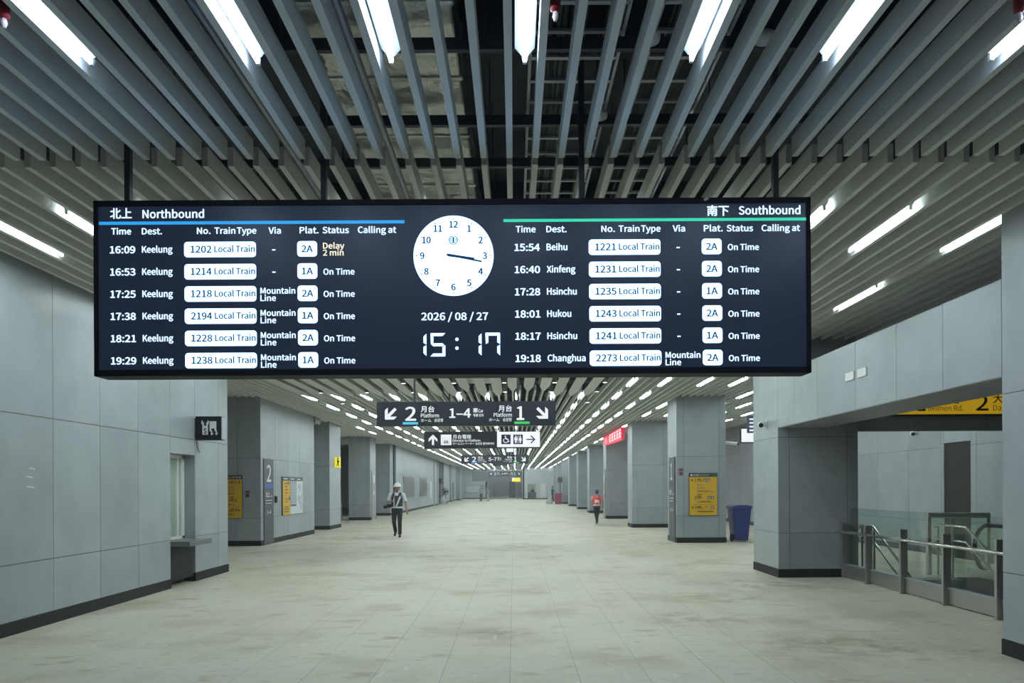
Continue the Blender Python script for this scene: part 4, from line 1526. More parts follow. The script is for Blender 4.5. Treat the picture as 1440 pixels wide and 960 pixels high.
def directory(x0, y, label, mirror=False):
    """Yellow exit directory, 0.83 x 1.24 m, on a wall facing the entrance."""
    w, z0, z1 = 0.83, 0.795, 2.045
    root = thing('exit_directory', label, 'directory board', (x0 + w / 2, y, z0))
    MB().box(x0, x0 + w, y - 0.03, y, z0, z1, M['darkgrey']).build('frame', parent=root)
    MB().box(x0 + 0.012, x0 + w - 0.012, y - 0.034, y - 0.03, z0 + 0.012, z1 - 0.12, M['yellow']).build('yellow_panel', parent=root)
    g = MB()
    o = Vector((x0, y - 0.035, z0))
    f = FRONT

    def X(a, wd=0.0):
        return w - a - wd if mirror else a

    def bar(a, b, wd, h, m=M['ink']):
        g.slab(o, *f, X(a, wd), X(a, wd) + wd, b, b + h, 0.002, m)
    H = 1.25
    # title
    g.prism(disc(X(0.07), H - 0.063, 0.026, 16), o, *f, 0.004, M['print'])
    text(g, '出口資訊', o + Vector((X(0.12, 0.17), 0, H - 0.085)), *f, 0.045, M['print'], 0.17, 'L', 0.02, True)
    text(g, 'Exit Information', o + Vector((X(0.31, 0.28), 0, H - 0.08)), *f, 0.03, M['print'], 0.26, 'L', 0.0)
    # three exits with pictogram squares and lines of small print
    for num, b, sq in (('1', 1.0, (0.42, 0.52)), ('2', 0.49, (0.54, 0.64)), ('3', 0.2, (0.64,))):
        text(g, num, o + Vector((X(0.16, 0.05), 0, b)), *f, 0.085, M['ink'], None, 'L', 0.03)
        bar(0.235, b + 0.05, 0.13, 0.012)
        bar(0.235, b + 0.035, 0.14, 0.008)
        bar(0.235, b + 0.066, 0.10, 0.012)
        bar(0.235, b + 0.005, 0.15, 0.012)
        for a in sq:
            bar(a, b - 0.002, 0.08, 0.08, M['posterblue'])
            g.slab(o, *f, X(a + 0.02, 0.04), X(a + 0.02, 0.04) + 0.04, b + 0.02, b + 0.05, 0.004, M['print'])
    for a, b in ((0.24, 0.87), (0.24, 0.78), (0.24, 0.375)):
        bar(a, b, 0.055, 0.055, M['posterblue'])
        g.slab(o, *f, X(a + 0.015, 0.025), X(a + 0.015, 0.025) + 0.025, b + 0.015, b + 0.04, 0.004, M['print'])
    for b, wd, a in ((0.89, 0.1, 0.32), (0.80, 0.18, 0.32), (0.72, 0.33, 0.24), (0.695, 0.5, 0.24), (0.62, 0.12, 0.24), (0.60, 0.14, 0.24), (0.41, 0.30, 0.32), (0.39, 0.34, 0.32), (0.26, 0.12, 0.44), (0.125, 0.45, 0.24), (0.105, 0.48, 0.24)):
        bar(a, b, wd, 0.011)
    bar(0.03, 0.325, 0.77, 0.004)
    arrow(g, X(0.1), 0.235, 0.075, 0, o, *f, M['ink'], 0.2)
    # walking figure
    g.prism(disc(X(0.085), 1.075, 0.012, 10), o, *f, 0.002, M['ink'])
    g.prism([(X(0.05), 1.0), (X(0.075), 1.06), (X(0.1), 1.06), (X(0.12), 1.0), (X(0.105), 1.0), (X(0.088), 1.035), (X(0.065), 1.0)], o, *f, 0.002, M['ink'])
    g.build('printing', parent=root)
    return root


directory(5.11, 21.63, 'yellow exit directory on the front of the pillar with platform 1 pylon')
directory(-8.64, 21.28, 'yellow exit directory partly hidden behind the near wall corner', True)

# map board on the long side of the map wall
x = -7.285
mbd = thing('map_board', 'wall map board with yellow column, grey map and white plan', 'map board', (x, 24.3, 0.8))
MB().box(x - 0.015, x + 0.02, 23.2, 25.42, 0.80, 2.03, M['darkgrey']).build('frame', parent=mbd)
MB().slab((x + 0.02, 23.2, 0.8), *EAST, 0.02, 0.78, 0.015, 1.10, 0.004, M['yellow']).build('yellow_column', parent=mbd)
MB().slab((x + 0.02, 23.2, 0.8), *EAST, 0.80, 1.44, 0.32, 1.10, 0.004, M['postergrey']).build('street_map', parent=mbd)
q = MB()
q.slab((x + 0.02, 23.2, 0.8), *EAST, 1.46, 2.2, 0.015, 1.10, 0.004, M['posterwhite'])
q.slab((x + 0.02, 23.2, 0.8), *EAST, 0.80, 1.46, 0.015, 0.27, 0.004, M['posterwhite'])
q.build('station_plan', parent=mbd)
g = MB()
o = Vector((x + 0.0245, 23.2, 0.8))
for b, a, wd in ((1.0, 0.2, 0.25), (0.9, 0.25, 0.2), (0.8, 0.25, 0.3), (0.7, 0.25, 0.2), (0.5, 0.25, 0.22), (0.42, 0.25, 0.3), (0.25, 0.15, 0.5), (0.18, 0.15, 0.52), (0.1, 0.2, 0.4)):
    g.slab(o, *EAST, a, a + wd, b, b + 0.025, 0.003, M['ink'])
for a, b in ((0.5, 0.98), (0.6, 0.48)):
    g.slab(o, *EAST, a, a + 0.15, b, b + 0.09, 0.004, M['posterblue'])
for k in range(3):
    g.slab(o, *EAST, 0.1 + 0.72 * k, 0.5 + 0.72 * k, 1.145, 1.175, 0.003, M['print'])
for a, b, c, d in ((1.62, 0.55, 2.05, 0.15), (1.72, 0.62, 2.10, 0.27), (1.65, 0.85, 1.85, 0.98), (1.85, 0.75, 1.95, 0.95), (1.95, 0.50, 2.1, 0.62)):
    dx, dy = c - a, d - b
    L_ = math.hypot(dx, dy)
    nx, ny = -dy / L_ * 0.02, dx / L_ * 0.02
    g.prism([(a - nx, b - ny), (c - nx, d - ny), (c + nx, d + ny), (a + nx, b + ny)], o, *EAST, 0.003, M['grey'])
for k in range(7):
    g.slab(o, *EAST, 0.82, 1.42, 0.36 + k * 0.1, 0.368 + k * 0.1, 0.003, M['posterwhite'])
    if k < 5:
        g.slab(o, *EAST, 0.86 + k * 0.12, 0.872 + k * 0.12, 0.33, 1.08, 0.003, M['posterwhite'])
g.build('printing', parent=mbd)

# blade signs and small wall fittings
q = thing('blade_sign', 'yellow blade sign with a black walking figure on the left pillar', 'sign', (-7.2, 30.4, 2.6))
MB().box(-7.35, -7.14, 30.36, 30.44, 2.50, 2.92, M['yellowbright']).build('sign_plate', parent=q)
g = MB()
g.prism(disc(0.12, 0.36, 0.035, 12), (-7.35, 30.358, 2.5), *FRONT, 0.003, M['ink'])
g.prism([(0.05, 0.05), (0.10, 0.2), (0.07, 0.3), (0.15, 0.31), (0.18, 0.22), (0.14, 0.2), (0.17, 0.05), (0.14, 0.05), (0.11, 0.16), (0.08, 0.05)], (-7.35, 30.358, 2.5), *FRONT, 0.003, M['ink'])
g.build('pictogram', parent=q)
q = thing('blade_sign', 'narrow yellow blade sign right of the directory pillar gap', 'sign', (6.26, 30.2, 2.6))
MB().box(6.2, 6.27, 29.86, 29.92, 2.6, 3.0, M['yellowbright']).build('sign_plate', parent=q)
MB().box(6.2, 6.27, 29.85, 29.86, 2.72, 2.78, M['ink']).build('pictogram', parent=q)
for x, y, z, lb in ((-7.90 + 0.18, 21.28, 1.40, 'small red and black call point between directory and pylon'), (4.83, 21.63, 1.98, 'small red call point beside the platform 1 pylon')):
    q = thing('call_point', lb, 'call point', (x, y, z))
    MB().box(x, x + 0.10, y - 0.02, y, z, z + 0.10, M['darkgrey']).build('switch_box', parent=q)
    MB().box(x - 0.01, x + 0.11, y - 0.012, y, z + 0.13, z + 0.19, M['red']).build('red_plate', parent=q)
MB().box(-7.29, -7.25, 22.52, 22.66, 1.22, 1.42, M['black']).build('intercom', label='small black intercom between pylon and map board', cat='intercom')
for y in (9.95, 10.32):
    MB().box(XR - 0.02, XR + 0.012, y, y + 0.26, 3.13, 3.25, M['white']).build('junction_box', label='small white box on the bulkhead, %s of the pair' % ('nearer' if y < 10 else 'farther'), cat='junction box', group='white boxes on the bulkhead', bevel=0.008)


def dome_camera(x, y, z, label, n):
    root = thing('security_camera', label, 'camera', (x, y, z))
    q = MB()
    q.sweep([(x, y, z), (x + n * 0.09, y - 0.03, z - 0.005), (x + n * 0.13, y - 0.09, z - 0.02), (x + n * 0.14, y - 0.13, z - 0.03)], [0.055, 0.058, 0.058, 0.045], M['white'], 18)
    q.build('body', parent=root)
    MB().ball((x + n * 0.142, y - 0.13, z - 0.035), 0.044, M['black']).build('lens', parent=root)
    MB().cyl((x - n * 0.01, y, z), (x + n * 0.01, y, z), 0.07, M['white'], 18).build('mount', parent=root)


dome_camera(XR, 13.95, 2.82, 'small white dome camera on the pillar left of the bulkhead', -1)
dome_camera(10.0, 18.4, 2.95, 'small white dome camera on the stair lobby back wall', -1)
q = thing('security_camera', 'white bullet camera on the pillar beside the blue bin', 'camera', (6.2, 22.4, 2.9))
MB().sweep([(6.22, 22.2, 2.96), (6.45, 22.0, 2.93), (6.62, 21.88, 2.90)], [0.05, 0.05, 0.046], M['white'], 14).build('body', parent=q)
MB().cyl((6.60, 21.89, 2.902), (6.64, 21.86, 2.895), 0.042, M['black'], 14).build('lens', parent=q)
MB().cyl((6.18, 22.25, 2.98), (6.26, 22.17, 2.96), 0.03, M['white'], 12).build('mount', parent=q)
# torn tape left on the cladding
for i, (y, z, w) in enumerate(((8.72, 1.90, 0.10), (8.66, 1.80, 0.12), (8.68, 1.68, 0.13))):
    MB().prism([(0, 0), (w, -0.012), (w + 0.01, 0.006), (0.3 * w, 0.014), (0.0, 0.022)], (XL + 0.001, y, z), *EAST, 0.002, M['label_panel']).build('tape_scrap', label='white scrap of tape on the left wall, %s of three' % ('topmost', 'middle', 'lowest')[i], cat='tape', group='tape scraps on the left wall')
for i, (y, z) in enumerate(((14.42, 1.74), (14.30, 1.69), (14.20, 1.72))):
    MB().prism([(0, 0.22), (0.02, 0.22), (0.085, 0.0), (0.065, 0.0)], (XR - 0.001, y, z - 0.12), *WEST, 0.002, M['label_panel']).build('tape_scrap', label='slanting white tape scrap on the railing pillar, %s of three' % ('leftmost', 'middle', 'rightmost')[i], cat='tape', group='tape scraps on the railing pillar')

# screens beyond the directory pillar
q = thing('wall_screen', 'bright white screen behind the directory pillar', 'screen', (8.6, 27, 3.2))
MB().box(8.28, 9.4, 27.0, 27.1, 3.22, 3.78, M['black']).build('frame', parent=q)
MB().box(8.31, 9.37, 26.99, 27.0, 3.26, 3.74, M['signwhite']).build('display', parent=q)
MB().box(8.8, 8.86, 27.02, 27.08, 3.78, CEIL + 0.2, M['strut']).build('bracket', parent=q)
q = thing('departure_monitor', 'blue lit departure monitor behind the railing pillar', 'monitor', (8.4, 26.2, 3.6))
MB().box(8.22, 9.4, 26.0, 26.1, 3.52, 4.12, M['signnavy']).build('housing', parent=q)
g = MB()
for k in range(4):
    g.box(8.28, 8.6, 25.99, 26.0, 3.58 + 0.13 * k, 3.64 + 0.13 * k, M['signtext'])
    g.box(8.66, 9.2, 25.99, 26.0, 3.58 + 0.13 * k, 3.64 + 0.13 * k, M['signtext'])
g.build('display_rows', parent=q)
MB().box(8.7, 8.76, 26.02, 26.08, 4.12, CEIL + 0.2, M['strut']).build('bracket', parent=q)
for x, y, lb in ((-7.75, 77.45, 'dark screen on the far left pillar'), (4.55, 72.8, 'dark screen on a post above the dark red bin')):
    q = thing('dark_screen', lb, 'screen', (x, y, 1.9))
    MB().box(x - 0.28, x + 0.2, y - 0.08, y - 0.005, 2.1, 2.62, M['darkgrey']).build('panel', parent=q)
    MB().box(x - 0.06, x + 0.02, y - 0.05, y, 0.0, 2.1, M['strut']).build('post', parent=q)
q = thing('whiteboard', 'pale notice board on the far end wall left of centre', 'board', (-6, 107.9, 1))
MB().box(-7.2, -4.5, 107.9, 107.97, 0.85, 2.0, M['grey']).build('frame', parent=q)
MB().box(-7.1, -5.0, 107.88, 107.9, 0.95, 1.92, M['posterwhite']).build('sheet', parent=q)
MB().box(-4.95, -4.6, 107.88, 107.9, 0.95, 1.92, M['postergrey']).build('side_sheet', parent=q)
MB().box(3.6, 4.35, 102.05, 102.1, 0, 2.14, M['white']).build('office_door', label='pale door standing open in the far office wall', cat='door')
q = thing('far_pillar_block', 'tall grey block in the far central opening', 'block', (-0.3, 122, 0))
MB().box(-0.8, 0.2, 122, 123, 0, 4.2, M['grey']).build('block', parent=q)

# ------------------------------------------------------------------ bins, fan, sacks
bn = thing('wheelie_bin', 'blue wheelie bin beside the directory pillar', 'bin', (6.75, 22.2, 0))
q = MB()
x, y = 6.75, 22.2
prof = [(0.20, 0.24, 0.04), (0.235, 0.285, 0.55), (0.265, 0.32, 1.0)]
vs, fs = [], []
for hx, hy, z in prof:
    vs += [(x - hx, y - hy, z), (x + hx, y - hy, z), (x + hx, y + hy, z), (x - hx, y + hy, z)]
for i in range(2):
    for k in range(4):
        fs.append((i * 4 + k, i * 4 + (k + 1) % 4, i * 4 + 4 + (k + 1) % 4, i * 4 + 4 + k))
fs.append((0, 3, 2, 1))
fs.append((8, 9, 10, 11))
q.add(vs, fs, M['bin'])
q.build('bin_body', parent=bn, bevel=0.02)
q = MB()
q.box(x - 0.285, x + 0.285, y - 0.34, y + 0.34, 0.97, 1.02, M['binlid'])
q.build('rim', parent=bn, bevel=0.012)
q = MB()
q.prism([(-0.30, 0), (0.30, 0), (0.28, 0.04), (0.12, 0.07), (-0.12, 0.07), (-0.28, 0.04)], (x, y - 0.35, 1.02), RX, RZ, RY, 0.7, M['binlid'])
q.build('lid', parent=bn, bevel=0.01)
MB().cyl((x - 0.3, y + 0.40, 1.0), (x + 0.3, y + 0.40, 1.0), 0.018, M['bin'], 10).build('handle', parent=bn)
for s in (-1, 1):
    xx = x - 0.27 if s < 0 else x + 0.22
    w_ = MB()
    w_.cyl((xx, y - 0.05 if s < 0 else y + 0.22, 0.11), (xx + 0.05, y - 0.05 if s < 0 else y + 0.22, 0.11), 0.11, M['rubber'], 20)
    w_.build('wheel', parent=bn)
rb = thing('wheelie_bin', 'dark red bin far away beside the right pillars', 'bin', (4.3, 72.0, 0))
q = MB()
q.add([(3.98, 71.7, 0), (4.6, 71.7, 0), (4.6, 72.3, 0), (3.98, 72.3, 0), (3.92, 71.64, 0.98), (4.66, 71.64, 0.98), (4.66, 72.36, 0.98), (3.92, 72.36, 0.98)],
      [(0, 3, 2, 1), (4, 5, 6, 7), (0, 1, 5, 4), (1, 2, 6, 5), (2, 3, 7, 6), (3, 0, 4, 7)], M['maroon'])
q.build('bin_body', parent=rb, bevel=0.03)
MB().box(3.88, 4.70, 71.6, 72.4, 0.98, 1.06, M['maroon']).build('lid', parent=rb, bevel=0.02)


def sack(x, y, r, h, label):
    q = MB()
    q.loft([(x, y, 0.0, r * 0.85, r * 0.8), (x, y, h * 0.2, r, r * 0.95), (x + 0.03, y, h * 0.6, r * 0.9, r * 0.85), (x, y, h * 0.85, r * 0.55, r * 0.5), (x, y, h, r * 0.15, r * 0.15)], M['sack'], 16)
    q.build('sack', label=label, cat='sack')


sack(3.45, 72.3, 0.33, 0.62, 'pale sack beside the far dark red bin')
sack(-7.35, 75.2, 0.42, 0.75, 'pale sack below the far standing fan')
fn = thing('standing_fan', 'black round standing fan by the far left pillar', 'fan', (-7.1, 76.2, 0))
q = MB()
for rr in (0.36, 0.30, 0.22, 0.13):
    q.sweep([(-7.1 + rr * math.cos(a), 76.1, 1.25 + rr * math.sin(a)) for a in [2 * PI * k / 24 for k in range(25)]], 0.014, M['black'], 6)
for k in range(12):
    a = 2 * PI * k / 12
    q.sweep([(-7.1, 76.08, 1.25), (-7.1 + 0.36 * math.cos(a), 76.1, 1.25 + 0.36 * math.sin(a))], 0.008, M['black'], 5)
q.build('guard', parent=fn)
q = MB()
for k in range(3):
    a = 2 * PI * k / 3
    q.prism([(0.03, 0.02), (0.30, 0.12), (0.30, -0.08), (0.03, -0.02)], (-7.1, 76.14, 1.25), RX * math.cos(a) + RZ * math.sin(a), RZ * math.cos(a) - RX * math.sin(a), RY, 0.01, M['darkgrey'])
q.build('blades', parent=fn)
MB().ball((-7.1, 76.22, 1.25), (0.1, 0.14, 0.1), M['black']).build('motor', parent=fn)
MB().cyl((-7.1, 76.24, 0.03), (-7.1, 76.24, 1.2), 0.025, M['black'], 10).build('pole', parent=fn)
MB().cyl((-7.1, 76.24, 0.0), (-7.1, 76.24, 0.04), 0.26, M['black'], 20).build('base', parent=fn)


# ------------------------------------------------------------------ people
def person(label, loc, rz, height, pose, look, voxel=0.011):
    """Built facing -Y at 1.75 m, then scaled to height. pose: arms [shoulder, elbow, wrist], legs [hip, knee, ankle, toe]."""
    root = thing('person', label, 'person', loc, rz)
    k = height / 1.75
    root.scale = (k, k, k)
    Z3 = (0, 0, 0)
    body = MB()
    sk = M['skin']
    body.loft([(0, 0, 0.86, 0.14, 0.10), (0, 0, 1.0, 0.15, 0.10), (0, 0, 1.15, 0.14, 0.10), (0, 0, 1.32, 0.17, 0.105), (0, 0, 1.42, 0.15, 0.09), (0, 0, 1.47, 0.07, 0.06)], sk)
    body.sweep([(0, 0.005, 1.42), (0, -0.005, 1.50), (0, -0.02, 1.58)], [0.062, 0.054, 0.056], sk, 14)
    hx, hy, hz = look.get('head', (0, -0.02, 1.645))
    body.ball((hx, hy, hz), (0.073, 0.092, 0.112), sk, 20, 14)
    body.ball((hx, hy - 0.03, hz - 0.055), (0.052, 0.058, 0.055), sk, 16, 10)
    body.sweep([(hx, hy - 0.085, hz + 0.02), (hx, hy - 0.108, hz - 0.018), (hx, hy - 0.088, hz - 0.03)], [0.010, 0.016, 0.012], sk, 8)
    for s in (-1, 1):
        body.ball((hx + s * 0.074, hy + 0.01, hz - 0.01), (0.012, 0.022, 0.032), sk, 10, 8)
    for arm, curl in ((pose['arm_a'], pose.get('curl_a', 0.3)), (pose['arm_b'], pose.get('curl_b', 0.3))):
        S, E, W = [Vector(p) for p in arm]
        body.sweep([S, S.lerp(E, 0.5), E, E.lerp(W, 0.35), W], [0.052, 0.046, 0.038, 0.038, 0.026], sk, 12)
        d = (W - E).normalized()
        side = d.cross(Vector((0, 1, 0)))
        if side.length < 0.2:
            side = d.cross(Vector((1, 0, 0)))
        side.normalize()
        n = d.cross(side).normalized()
        if n.y > 0:
            n = -n
        body.sweep([W - d * 0.01, W + d * 0.03, W + d * 0.085], [0.026, 0.036, 0.036], sk, 12, 0.55)
        for i, ln in enumerate((0.065, 0.078, 0.072, 0.056)):
            b0 = W + d * 0.08 + side * (0.0255 - 0.017 * i)
            b1 = b0 + (d + n * curl).normalized() * ln * 0.5
            b2 = b1 + (d * 0.7 + n * (0.5 + curl)).normalized() * ln * 0.5
            body.sweep([b0, b1, b2], [0.0095, 0.009, 0.0075], sk, 8)
        t0 = W + d * 0.025 + side * 0.026
        body.sweep([t0, t0 + (d * 0.6 + side * 0.7 + n * 0.2).normalized() * 0.04, t0 + (d * 0.8 + side * 0.5 + n * 0.5).normalized() * 0.07], [0.012, 0.010, 0.008], sk, 8)
    for leg in (pose['leg_a'], pose['leg_b']):
        Hp, K, An, T = [Vector(p) for p in leg]
        body.sweep([Hp, K, An], [0.08, 0.052, 0.036], sk, 12)
        body.sweep([An + Vector((0, 0.03, -0.02)), An + (T - An) * 0.5, T], [0.035, 0.036, 0.03], sk, 10, 0.7)
    body.build('body', parent=root, base=Z3, voxel=voxel)

    def eyes():
        q = MB()
        for s in (-1, 1):
            q.ball((hx + s * 0.03, hy - 0.082, hz + 0.012), (0.012, 0.008, 0.006), M['hair'], 8, 6)
        q.sweep([(hx - 0.022, hy - 0.083, hz - 0.058), (hx + 0.022, hy - 0.083, hz - 0.058)], 0.005, M['red'], 6)
        q.build('facial_features', parent=root, base=Z3)
    eyes()
    q = MB()
    q.ball((hx, hy + 0.012, hz + 0.022), (0.080, 0.092, 0.108), M['hair'], 18, 12)
    q.build('hair', parent=root, base=Z3)
    if look.get('helmet'):
        hm = M[look['helmet']]
        q = MB()
        q.ball((hx, hy + 0.005, hz + 0.045), (0.118, 0.145, 0.118), hm, 24, 14, 0.0)
        q.loft([(hx, hy - 0.012, hz + 0.046, 0.120, 0.150), (hx, hy - 0.022, hz + 0.034, 0.136, 0.182), (hx, hy - 0.022, hz + 0.030, 0.134, 0.180), (hx, hy - 0.005, hz + 0.040, 0.112, 0.140)], hm, 26, False)
        q.sweep([(hx, hy - 0.13, hz + 0.09), (hx, hy - 0.06, hz + 0.158), (hx, hy + 0.06, hz + 0.160), (hx, hy + 0.13, hz + 0.09)], 0.013, hm, 8)
        hp = q.build('safety_helmet', parent=root, base=Z3)
        if look.get('face', True):
            q = MB()
            for s in (-1, 1):
                q.sweep([(hx + s * 0.085, hy, hz + 0.04), (hx + s * 0.075, hy - 0.02, hz - 0.06), (hx + s * 0.02, hy - 0.05, hz - 0.118)], 0.005, M['black'], 6)
            q.build('chin_strap', parent=hp, base=Z3)
    # shirt
    q = MB()
    sm = M[look['shirt']]
    q.loft([(0, 0, 0.93, 0.168, 0.118), (0, 0, 1.03, 0.172, 0.122), (0, 0, 1.17, 0.172, 0.124), (0, 0, 1.30, 0.190, 0.126), (0, 0, 1.39, 0.186, 0.112), (0, 0, 1.45, 0.115, 0.082), (0, 0, 1.485, 0.072, 0.066)], sm)
    for arm in (pose['arm_a'], pose['arm_b']):
        S, E, W = [Vector(p) for p in arm]
        if look.get('long'):
            q.sweep([S * 0.8 + Vector((0, 0, S.z * 0.2)), S, S.lerp(E, 0.55), E, E.lerp(W, 0.95)], [0.06, 0.072, 0.062, 0.052, 0.04], sm, 12)
        else:
            q.sweep([S * 0.8 + Vector((0, 0, S.z * 0.2)), S, S.lerp(E, 0.45), S.lerp(E, 0.8)], [0.06, 0.072, 0.070, 0.068], sm, 12)
    q.build('shirt', parent=root, base=Z3, voxel=voxel)
    # trousers
    q = MB()
    tm = M[look['trousers']]
    q.loft([(0, 0, 0.82, 0.155, 0.112), (0, 0, 0.90, 0.170, 0.122), (0, 0, 0.975, 0.165, 0.118)], tm)
    for leg in (pose['leg_a'], pose['leg_b']):
        Hp, K, An, T = [Vector(p) for p in leg]
        q.sweep([Hp + Vector((0, 0, 0.04)), Hp.lerp(K, 0.5), K, K.lerp(An, 0.5), An], [0.098, 0.086, 0.070, 0.064, 0.062], tm, 14)
    q.build('trousers', parent=root, base=Z3, voxel=voxel)
    for leg in (pose['leg_a'], pose['leg_b']):
        Hp, K, An, T = [Vector(p) for p in leg]
        q = MB()
        d = T - An
        q.sweep([An + Vector((0, 0.05, -0.03)) - d * 0.08, An + Vector((0, 0, -0.03)), An + d * 0.55 + Vector((0, 0, -0.015)), T, T + d * 0.12], [0.036, 0.046, 0.046, 0.040, 0.022], M['shoe'], 12, 0.85)
        q.build('shoe', parent=root, base=Z3)
    if look.get('vest'):
        vm = M[look['vest']]
        q = MB()
        q.loft([(0, 0, 0.955, 0.183, 0.133), (0, 0, 1.05, 0.184, 0.136), (0, 0, 1.17, 0.184, 0.138), (0, 0, 1.30, 0.198, 0.140), (0, 0, 1.385, 0.186, 0.126)], vm, 28, False)
        for s in (-1, 1):
            q.sweep([(s * 0.105, -0.118, 1.36), (s * 0.105, -0.075, 1.455), (s * 0.105, 0.02, 1.475), (s * 0.105, 0.10, 1.42), (s * 0.105, 0.115, 1.36)], [0.045, 0.04, 0.036, 0.04, 0.045], vm, 10, 0.5)
        v = q.build('safety_vest', parent=root, base=Z3)
        q = MB()
        tpm = M['tape']
        q.loft([(0, 0, 0.97, 0.187, 0.137), (0, 0, 1.02, 0.188, 0.139)], tpm, 28, False)

        def front(xx, z, sgn=-1):
            rx = 0.188 if z < 1.2 else 0.188 + 0.012 * min(1, (z - 1.2) / 0.1)
            ry = 0.142 if z < 1.32 else 0.142 - 0.02 * (z - 1.32) / 0.07
            return (xx, sgn * ry * math.sqrt(max(0, 1 - (xx / rx) ** 2)) * 1.02, z)

        def strip(p0, p1, w, sgn=-1):
            n = 8
            vs, fs = [], []
            for i in range(n + 1):
                xx = p0[0] + (p1[0] - p0[0]) * i / n
                z = p0[1] + (p1[1] - p0[1]) * i / n
                vs += [front(xx - w / 2, z, sgn), front(xx + w / 2, z, sgn)]
            for i in range(n):
                fs.append((2 * i, 2 * i + 1, 2 * i + 3, 2 * i + 2))
            q.add(vs, fs, tpm)
        for a, b, w in look.get('strips', ()):
            strip(a, b, w)
        for a, b, w in look.get('backstrips', ()):
            strip(a, b, w, 1)
        q.build('reflective_tape', parent=v, base=Z3)
        if look.get('backpatch'):
            q = MB()
            n = 8
            vs, fs = [], []
            for i in range(n + 1):
                xx = -0.115 + 0.23 * i / n
                vs += [(front(xx, 1.14, 1)[0], front(xx, 1.14, 1)[1] + 0.004, 1.13), (front(xx, 1.27, 1)[0], front(xx, 1.27, 1)[1] + 0.004, 1.27)]
            for i in range(n):
                fs.append((2 * i, 2 * i + 1, 2 * i + 3, 2 * i + 2))
            q.add(vs, fs, M['tape'])
            q.build('back_patch', parent=v, base=Z3, label='white patch on the back')
    return root


WALK1 = dict(arm_a=[(-0.205, 0.0, 1.425), (-0.30, -0.02, 1.17), (-0.12, -0.22, 1.20)], curl_a=0.9, arm_b=[(0.205, 0.0, 1.425), (0.285, 0.02, 1.14), (0.335, -0.05, 0.88)], curl_b=0.35,
             leg_a=[(-0.09, 0.0, 0.90), (-0.10, -0.02, 0.50), (-0.085, 0.20, 0.18), (-0.10, 0.10, 0.055)], leg_b=[(0.09, 0.0, 0.90), (0.105, -0.10, 0.50), (0.11, -0.13, 0.10), (0.13, -0.30, 0.04)])
P1 = (-3.93, 24.8, 0.0)
person('man in white hard hat and dark reflective vest walking with a camera', P1, 0.0, 1.76, WALK1,
       dict(helmet='helmetwhite', shirt='shirt', trousers='trouser', vest='vest', strips=[((-0.075, 1.02), (-0.085, 1.37), 0.05), ((0.0, 1.03), (0.13, 1.37), 0.055)], head=(0.02, -0.03, 1.65)), 0.007)
cm = thing('handheld_camera', 'black camera with lens carried at the side of the man in white helmet', 'camera', (P1[0] - 0.27, P1[1] - 0.18, 0.98))
cx, cy, cz = P1[0] - 0.27, P1[1] - 0.20, 1.06
MB().box(cx - 0.03, cx + 0.12, cy - 0.05, cy + 0.05, cz - 0.06, cz + 0.06, M['black']).build('camera_body', parent=cm, bevel=0.012)
MB().cyl((cx + 0.0, cy - 0.02, cz - 0.01), (cx - 0.11, cy - 0.10, cz - 0.05), 0.052, M['black'], 18).build('lens', parent=cm)
MB().sweep([(cx + 0.1, cy + 0.02, cz + 0.06), (cx + 0.12, cy + 0.01, cz + 0.14), (cx + 0.16, cy - 0.0, cz + 0.20), (cx + 0.2, cy - 0.0, cz + 0.3)], 0.010, M['black'], 8).build('strap', parent=cm)

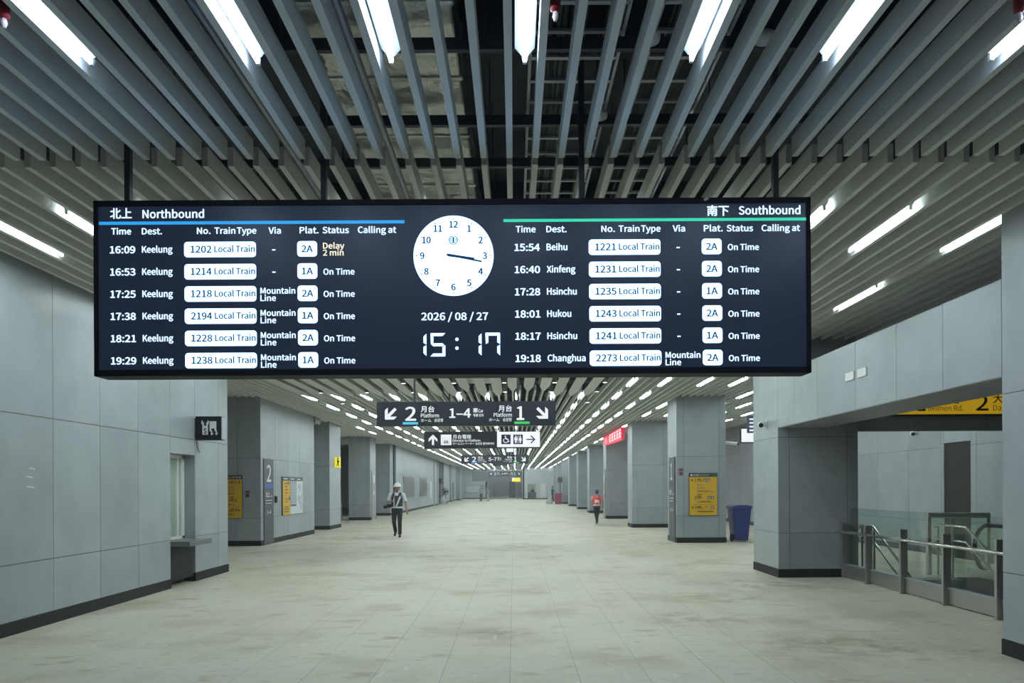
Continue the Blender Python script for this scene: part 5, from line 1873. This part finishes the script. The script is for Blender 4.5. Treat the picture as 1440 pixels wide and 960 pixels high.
WALKAWAY = dict(arm_a=[(-0.205, 0.0, 1.425), (-0.31, 0.0, 1.17), (-0.335, -0.10, 0.95)], arm_b=[(0.205, 0.0, 1.425), (0.27, -0.08, 1.19), (0.24, -0.27, 1.08)],
                leg_a=[(-0.08, 0.0, 0.90), (-0.05, -0.12, 0.50), (0.0, -0.05, 0.10), (0.0, -0.24, 0.04)], leg_b=[(0.08, 0.0, 0.90), (0.06, -0.02, 0.50), (0.02, 0.22, 0.20), (0.02, 0.12, 0.06)])
person('worker in blue helmet and orange vest walking away', (3.64, 32.6, 0), PI, 1.49, WALKAWAY,
       dict(helmet='helmetblue', shirt='pink', trousers='trouser', vest='orange', backpatch=True, backstrips=[((-0.09, 0.98), (-0.10, 1.13), 0.03), ((0.09, 0.98), (0.10, 1.13), 0.03)]), 0.009)
STAND = dict(arm_a=[(-0.205, 0.0, 1.425), (-0.25, 0.02, 1.16), (-0.24, -0.06, 0.92)], arm_b=[(0.205, 0.0, 1.425), (0.25, 0.02, 1.16), (0.22, -0.10, 0.94)],
             leg_a=[(-0.09, 0.0, 0.90), (-0.10, -0.03, 0.50), (-0.10, 0.02, 0.10), (-0.11, -0.15, 0.04)], leg_b=[(0.09, 0.0, 0.90), (0.10, -0.03, 0.50), (0.10, 0.02, 0.10), (0.11, -0.15, 0.04)])
person('distant person in yellow helmet and grey jacket standing by the whiteboard', (-3.95, 88, 0), 0.3, 1.68, STAND, dict(helmet='helmetyellow', shirt='greycloth', trousers='trouser', long=True), 0.02)
person('distant person in grey clothes standing beside the yellow helmet', (-3.15, 88.4, 0), -0.4, 1.62, STAND, dict(shirt='greycloth', trousers='sack', long=True), 0.02)
CARRY = dict(arm_a=[(-0.205, 0.0, 1.425), (-0.24, -0.10, 1.18), (-0.12, -0.30, 1.16)], arm_b=[(0.205, 0.0, 1.425), (0.24, -0.10, 1.18), (0.12, -0.30, 1.16)],
             leg_a=[(-0.09, 0.0, 0.90), (-0.10, -0.12, 0.52), (-0.10, -0.10, 0.10), (-0.11, -0.27, 0.04)], leg_b=[(0.09, 0.0, 0.90), (0.10, 0.02, 0.50), (0.10, 0.22, 0.17), (0.10, 0.12, 0.06)])
person('distant worker in dark clothes walking behind the dark red bin', (4.35, 84, 0), PI / 2 - 0.4, 1.70, CARRY, dict(helmet='helmetblue', shirt='vest', trousers='trouser', long=True), 0.02)
person('distant clerk behind the counter of the far office', (2.6, 103.2, 0.02), 0.0, 1.55, STAND, dict(shirt='vest', trousers='trouser', long=True), 0.02)
